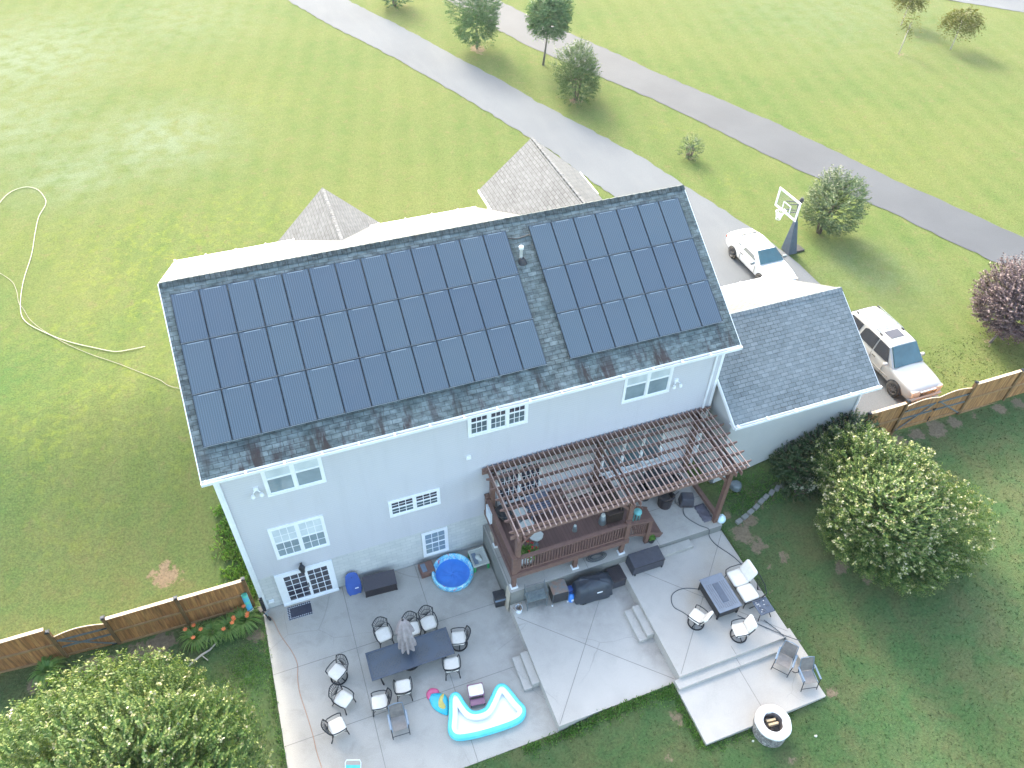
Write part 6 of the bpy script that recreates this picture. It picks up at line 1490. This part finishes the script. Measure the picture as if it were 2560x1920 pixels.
def body_ring(x, w_, zb, zt, crown):
    zm = lerp(zb, zt, .55); half = [(0, zb), (w_*.82, zb), (w_*.97, zb+.10), (w_, zm), (w_*.975, zt-.09), (w_*.90, zt-.01), (w_*.55, zt+crown*.8)]
    return [(x, y, z) for y, z in half]+[(x, 0, zt+crown)]+[(x, -y, z) for y, z in half[:0:-1]]
def wheel(root, x, y, r, wd, side, nsp=7):
    wh = MB(); wh.lathe([(r*.62, -wd/2), (r*.93, -wd/2), (r, -wd*.3), (r, wd*.3), (r*.93, wd/2), (r*.62, wd/2)], 28); 
    def rotx(b): b.v = [(x+v[0], y+v[2], r+v[1]) for v in b.v]; return b
    o = rotx(wh).build('wheel', M['rubber'], root, smooth=True)
    rm = MB(); rm.lathe([(r*.62, wd*.45*side), (r*.66, wd*.51*side), (r*.58, wd*.42*side), (r*.56, wd*.2*side)], 24); rm.lathe([(.0, wd*.44*side), (r*.14, wd*.42*side), (r*.15, wd*.3*side)], 12)
    for i in range(nsp):
        t = 2*PI*i/nsp; rm.bar((r*.1*math.cos(t), r*.1*math.sin(t), wd*.38*side), (r*.6*math.cos(t), r*.6*math.sin(t), wd*.38*side), r*.17, .03, up=(0, 0, 1) if 0 else (math.sin(t), -math.cos(t), 0))
    rotx(rm).build('rim', M['rimmet'], o)
    dk = MB(); dk.lathe([(0, wd*.15*side), (r*.6, wd*.15*side)], 20); rotx(dk).build('brake_shadow', M['black'], o); o.children[-1].name = 'spoke_shade'  # black disc stands in for the shade behind the spokes
def car(name, loc, rz, P, mats, label):
    """local +x forward. P: dict of profiles"""
    root = empty(name, loc, rz, label=label, cat='car'); pt_, gl = mats
    b = MB(); loft(b, P['body'], body_ring); o = b.build('body', pt_, root, smooth=True, subsurf=2)
    # cabin hull
    def cring(x, wl, wr, zl, zr):   # width and height at belt and roof
        half = [(wl, zl), (lerp(wl, wr, .5), lerp(zl, zr, .5)), (wr, zr-.05), (wr-.10, zr), (wr*.45, zr+.025)]
        return [(x, y, z) for y, z in half]+[(x, 0, zr+.03)]+[(x, -y, z) for y, z in half[::-1]]
    b = MB(); loft(b, P['cabin'], cring); b.build('roof', pt_, root, smooth=False, bevel=.045)
    def quad(nm, pts, mat, off=.012):
        if nm in ('windshield', 'rear_window'): off = .05
        a = [Vector(p) for p in pts]; n_ = (a[1]-a[0]).cross(a[2]-a[0]).normalized(); c_ = sum(a, Vector())/len(a)
        if n_.dot(c_-Vector((P['cx'], 0, P['cz']))) < 0: n_ = -n_
        bb = MB(); k = len(a); bb.add([p+n_*off for p in a]+[p-n_*.02 for p in a], [tuple(range(k))]+[(i, (i+1) % k, k+(i+1) % k, k+i) for i in range(k)]); return bb.build(nm, mat, root)
    for nm, pts, mt in P['glass']: quad(nm, pts, M[mt])
    for s in (-1, 1):
        for pts, mt in P['side']: quad('side_window', [(x, y*s, z) for x, y, z in pts], M[mt])
        for xw in P['wheels']:
            bb = MB(); r_ = P['wr']*1.17; n = 20
            vs = [(xw+r_*math.cos(PI*i/n), s*(P['w']+.004), P['wr']+r_*math.sin(PI*i/n)-.02) for i in range(n+1)]; vs += [(x, s*(P['w']-.25), z) for x, _, z in vs]
            bb.add(vs, [tuple(range(n+1))]+[(i, i+1, n+2+i, n+1+i) for i in range(n)]); bb.build('wheel_arch', M['black'], root)
            wheel(root, xw, s*(P['w']-.075), P['wr'], .24, s, P.get('sp', 7))
        bb = MB(); mx, my, mz = P['mirror']; bb.obox((mx, s*(my+.1), mz), (.14, .24, .16)); bb.build('wing_mirror', pt_ if P.get('mirp', 1) else M['galv'], root, bevel=.04)
        for bx_ in P['lamps']: (x0_, x1_, y0_, y1_, z0_, z1_, mt) = bx_; bb = MB(); bb.box(x0_, x1_, min(s*y0_, s*y1_), max(s*y0_, s*y1_), z0_, z1_); bb.build('headlight' if x1_ > 0 else 'tail_light', M[mt], root, bevel=.03)
        for hx in P['handles']: bb = MB(); bb.box(hx-.1, hx+.1, s*P['w']-.01 if s > 0 else s*P['w']-.03, s*P['w']+.03 if s > 0 else s*P['w']+.01, P['hz'], P['hz']+.04); bb.build('door_handle', M['chrome'], root)
        bb = MB()
        for dx in P['doors']: bb.box(dx-.006, dx+.006, s*P['w']-.012, s*P['w']+.006, .4, P['belt']-.04)
        bb.build('door_seam', M['black'], root)
    return root
SUV = dict(w=.99, cx=0, cz=1.2, wr=.40, wheels=(1.66, -1.45), mirror=(.78, .98, 1.22), hz=1.02, belt=1.18, sp=9,
    body=[(2.66, .72, .38, .74, .0), (2.62, .86, .34, .86, .02), (2.50, .93, .32, .98, .04), (2.1, .98, .32, 1.05, .06), (1.5, .99, .32, 1.11, .06), (1.0, .99, .32, 1.15, .05), (.2, .99, .32, 1.18, .0), (-1.0, .99, .32, 1.18, 0), (-2.2, .98, .32, 1.16, 0), (-2.50, .95, .34, 1.12, 0), (-2.6, .88, .42, .95, 0)],
    cabin=[(1.12, .92, .88, 1.13, 1.15), (.78, .93, .84, 1.15, 1.50), (.42, .94, .76, 1.16, 1.86), (.1, .94, .75, 1.17, 1.91), (-1.2, .94, .75, 1.17, 1.93), (-2.1, .93, .74, 1.16, 1.90), (-2.40, .92, .76, 1.14, 1.80), (-2.52, .91, .86, 1.12, 1.25)],
    glass=[('windshield', [(1.12, .80, 1.17), (1.12, -.80, 1.17), (.45, -.68, 1.87), (.45, .68, 1.87)], 'autoglass'), ('rear_window', [(-2.5, .76, 1.3), (-2.5, -.76, 1.3), (-2.42, -.68, 1.78), (-2.42, .68, 1.78)], 'darkglass'),
           ('sunroof', [(.0, .36, 1.945), (.0, -.36, 1.945), (-.5, -.38, 1.955), (-.5, .38, 1.955)], 'rsun')],
    side=[([(.78, .935, 1.22), (.40, .785, 1.82), (-.22, .785, 1.84), (-.22, .938, 1.22)], 'darkglass'), ([(-.30, .938, 1.22), (-.30, .785, 1.84), (-1.05, .785, 1.84), (-1.22, .80, 1.76), (-1.30, .938, 1.24)], 'darkglass'), ([(-1.48, .936, 1.24), (-1.42, .785, 1.82), (-2.22, .785, 1.80), (-2.42, .93, 1.26)], 'darkglass')],
    lamps=[(2.42, 2.60, .52, .88, .74, .93, 'lamp_lens'), (-2.6, -2.5, .7, .93, .8, 1.1, 'red_lens')], handles=(-.05, -1.1), doors=(.62, -.26, -1.35))
M['rsun'] = glass('sunroof_glass', (.05, .045, .055), rough=.3, coat=.2, var=(.03, .03, .04))
suv = car('parked_car', (30.27, 1.45, 2.565), R(-90), SUV, (M['paint_silver'], None), 'silver suv with roof rails and sunroof parked between the garage and the lawn')
for s in (-1, 1):
    b = MB(); b.tube([(-.35, s*.63, 1.95), (-.45, s*.63, 2.01), (-2.1, s*.63, 2.01), (-2.2, s*.63, 1.93)], .018, 6); b.build('roof_rail', M['galv'], suv)
    for x in (-.42, -2.15): b = MB(); b.box(x-.09, x+.09, s*.63-.03, s*.63+.03, 1.92, 2.0); b.build('rail_foot', M['black'], suv, bevel=.02)
    b = MB(); b.box(-.9, 1.1, s*.975-.02, s*.975+.035, .62, .68); b.build('side_moulding', M['chrome'], suv, bevel=.01)
for x in (-.75, -1.6): b = MB(); b.box(x-.03, x+.03, -.6, .6, 2.005, 2.025); b.build('cross_bar', M['galv'], suv)
b = MB(); b.box(2.5, 2.675, -.46, .46, .62, .90); g = b.build('grille', M['chrome'], suv, bevel=.03)
b = MB()
for i in range(9): b.box(2.676, 2.682, -.4+i*.1-.006, -.4+i*.1+.006, .65, .88)
for i in range(3): b.box(2.6765, 2.6815, -.43, .43, .69+i*.06, .70+i*.06)
b.build('grille_bars', M['black'], g)
b = MB(); b.box(2.5, 2.72, -.85, .85, .44, .60); b.build('bumper', M['paint_silver'], suv, bevel=.05)
b = MB(); b.tube([(1.14, -.6, 1.17), (1.06, .0, 1.22)], .012, 4); b.tube([(1.14, .1, 1.17), (1.04, .62, 1.24)], .012, 4); b.build('wiper', M['black'], suv)
CPE = dict(w=.94, cx=-.3, cz=.9, wr=.345, wheels=(1.38, -1.36), mirror=(.62, .93, .96), hz=.80, belt=.92, mirp=0, sp=10,
    body=[(2.40, .60, .32, .58, .0), (2.34, .78, .26, .70, .02), (2.1, .88, .22, .80, .03), (1.5, .93, .2, .88, .05), (.9, .94, .2, .93, .04), (.2, .94, .2, .94, 0), (-.8, .94, .2, .95, 0), (-1.4, .95, .2, .98, 0), (-2.0, .92, .24, .99, .02), (-2.28, .86, .30, .97, .02), (-2.38, .78, .4, .80, 0)],
    cabin=[(.92, .82, .78, .92, .94), (.55, .84, .70, .93, 1.18), (.18, .85, .64, .94, 1.35), (-.3, .86, .63, .94, 1.40), (-1.05, .88, .66, .95, 1.38), (-1.6, .87, .68, .96, 1.27), (-2.28, .82, .70, .96, 1.06)],
    glass=[('windshield', [(.92, .72, .97), (.92, -.72, .97), (.22, -.57, 1.37), (.22, .57, 1.37)], 'autoglass'), ('rear_window', [(-1.45, .5, 1.325), (-1.45, -.5, 1.325), (-1.85, -.5, 1.22), (-1.85, .5, 1.22)], 'darkglass')],
    side=[([(.60, .845, 1.0), (.2, .755, 1.17), (-.55, .755, 1.18), (-.66, .85, 1.0)], 'darkglass'), ([(-1.0, .845, 1.05), (-.95, .80, 1.13), (-1.25, .81, 1.12)], 'darkglass')],
    lamps=[(2.16, 2.33, .55, .82, .58, .72, 'lamp_lens'), (-2.40, -2.30, .4, .82, .72, .86, 'red_lens')], handles=(-.5,), doors=(.75, -.68))
cpe = car('parked_car', (29.05, 10.52, 2.565), R(-90), CPE, (M['paint_white'], None), 'white two-door coupe parked behind the garage roof near the basketball hoop')

# ------------------------------------------------------------------ basketball hoop
hp = empty('basketball_hoop', (31.8, 11.35, 2.53), R(2), label='basketball hoop with clear white framed backboard and padded pole beside the driveway', cat='basketball hoop')
# local: court side is -x
b = MB(); b.box(-.30, .75, -.3, .3, 0, .10); b.build('base', M['black'], hp, bevel=.03)
M['padding'] = pm('slate_padding', (.075, .105, .14), (.06, .085, .115), 5, .6)
b = MB(); b.add([(-.45, -.36, .04), (.12, -.4, .04), (.12, .4, .04), (-.45, .36, .04), (-.45, -.09, 2.1), (-.26, -.09, 2.1), (-.26, .09, 2.1), (-.45, .09, 2.1)], [(0, 3, 2, 1), (4, 5, 6, 7), (0, 1, 5, 4), (1, 2, 6, 5), (2, 3, 7, 6), (3, 0, 4, 7)]); b.build('pole_padding', M['padding'], hp, bevel=.03)
b = MB(); b.bar((.0, 0, .1), (-.55, 0, 3.45), .10, .10); b.build('pole', M['black'], hp)
for z in (2.95, 3.45):
    b = MB(); b.bar((-.5, -.12, z-.2), (-1.28, -.2, z), .05, .05); b.bar((-.5, .12, z-.2), (-1.28, .2, z), .05, .05); b.build('support_arm', M['black'], hp)
b = MB(); b.lathe([(0, 0), (.1, 0), (.12, .2), (.06, .3), (0, .3)], 10, (-.5, -.1, 3.35)); b.build('crank_cover', M['black'], hp)
BX = -1.3; fr2 = MB(); z0, z1, hw = 2.78, 3.92, .92
for a0, a1, c0, c1 in ((-hw, hw, z0, z0+.11), (-hw, hw, z1-.10, z1), (-hw, -hw+.1, z0+.11, z1-.1), (hw-.1, hw, z0+.11, z1-.1)): fr2.box(BX-.025, BX+.025, a0, a1, c0, c1)
for a0, a1, c0, c1 in ((-.32, .32, z0+.11, z0+.16), (-.32, .32, z0+.56, z0+.61), (-.32, -.27, z0+.16, z0+.56), (.27, .32, z0+.16, z0+.56)): fr2.box(BX-.028, BX-.012, a0, a1, c0, c1)
bo = fr2.build('backboard', M['whitep'], hp)
N = NT('clear_acrylic'); N.color((.3, .35, .37)); N.set(.05); N.b.inputs['Alpha'].default_value = .10; M['acrylic'] = N.m
b = MB(); b.box(BX-.006, BX+.006, -hw+.1, hw-.1, z0+.11, z1-.1); b.build('clear_sheet', M['acrylic'], bo)
b = MB(); b.tube([(BX-.38+.23*math.cos(t*PI/10), .23*math.sin(t*PI/10), 2.98) for t in range(20)], .016, 6, True); b.box(BX-.16, BX-.02, -.1, .1, 2.93, 3.02); b.build('rim', M['whitep'], hp)
b = MB()
for i in range(12):
    for s in (-1, 1):
        t0 = 2*PI*i/12; b.tube([(BX-.38+r_*math.cos(t0+s*k*.26), r_*math.sin(t0+s*k*.26), 2.98-k*.12) for k, r_ in enumerate((.23, .20, .165, .14, .13))], .008, 3)
b.build('net', M['whitep'], hp)

# ------------------------------------------------------------------ thin summer haze: one even closed volume round the scene
b = MB(); b.box(-395, 415, -295, 415, -2.0, 32)
N = NT('haze_air'); N.t.nodes.remove(N.b)
pv = N.n('VolumePrincipled'); pv.inputs['Color'].default_value = (.93, .96, 1, 1); pv.inputs['Density'].default_value = .0002; pv.inputs['Anisotropy'].default_value = .2
N.l(pv.outputs[0], N.out.inputs['Volume'])
tag(b.build('haze', N.m), 'thin pale summer haze over the whole place', 'haze', kind='stuff')
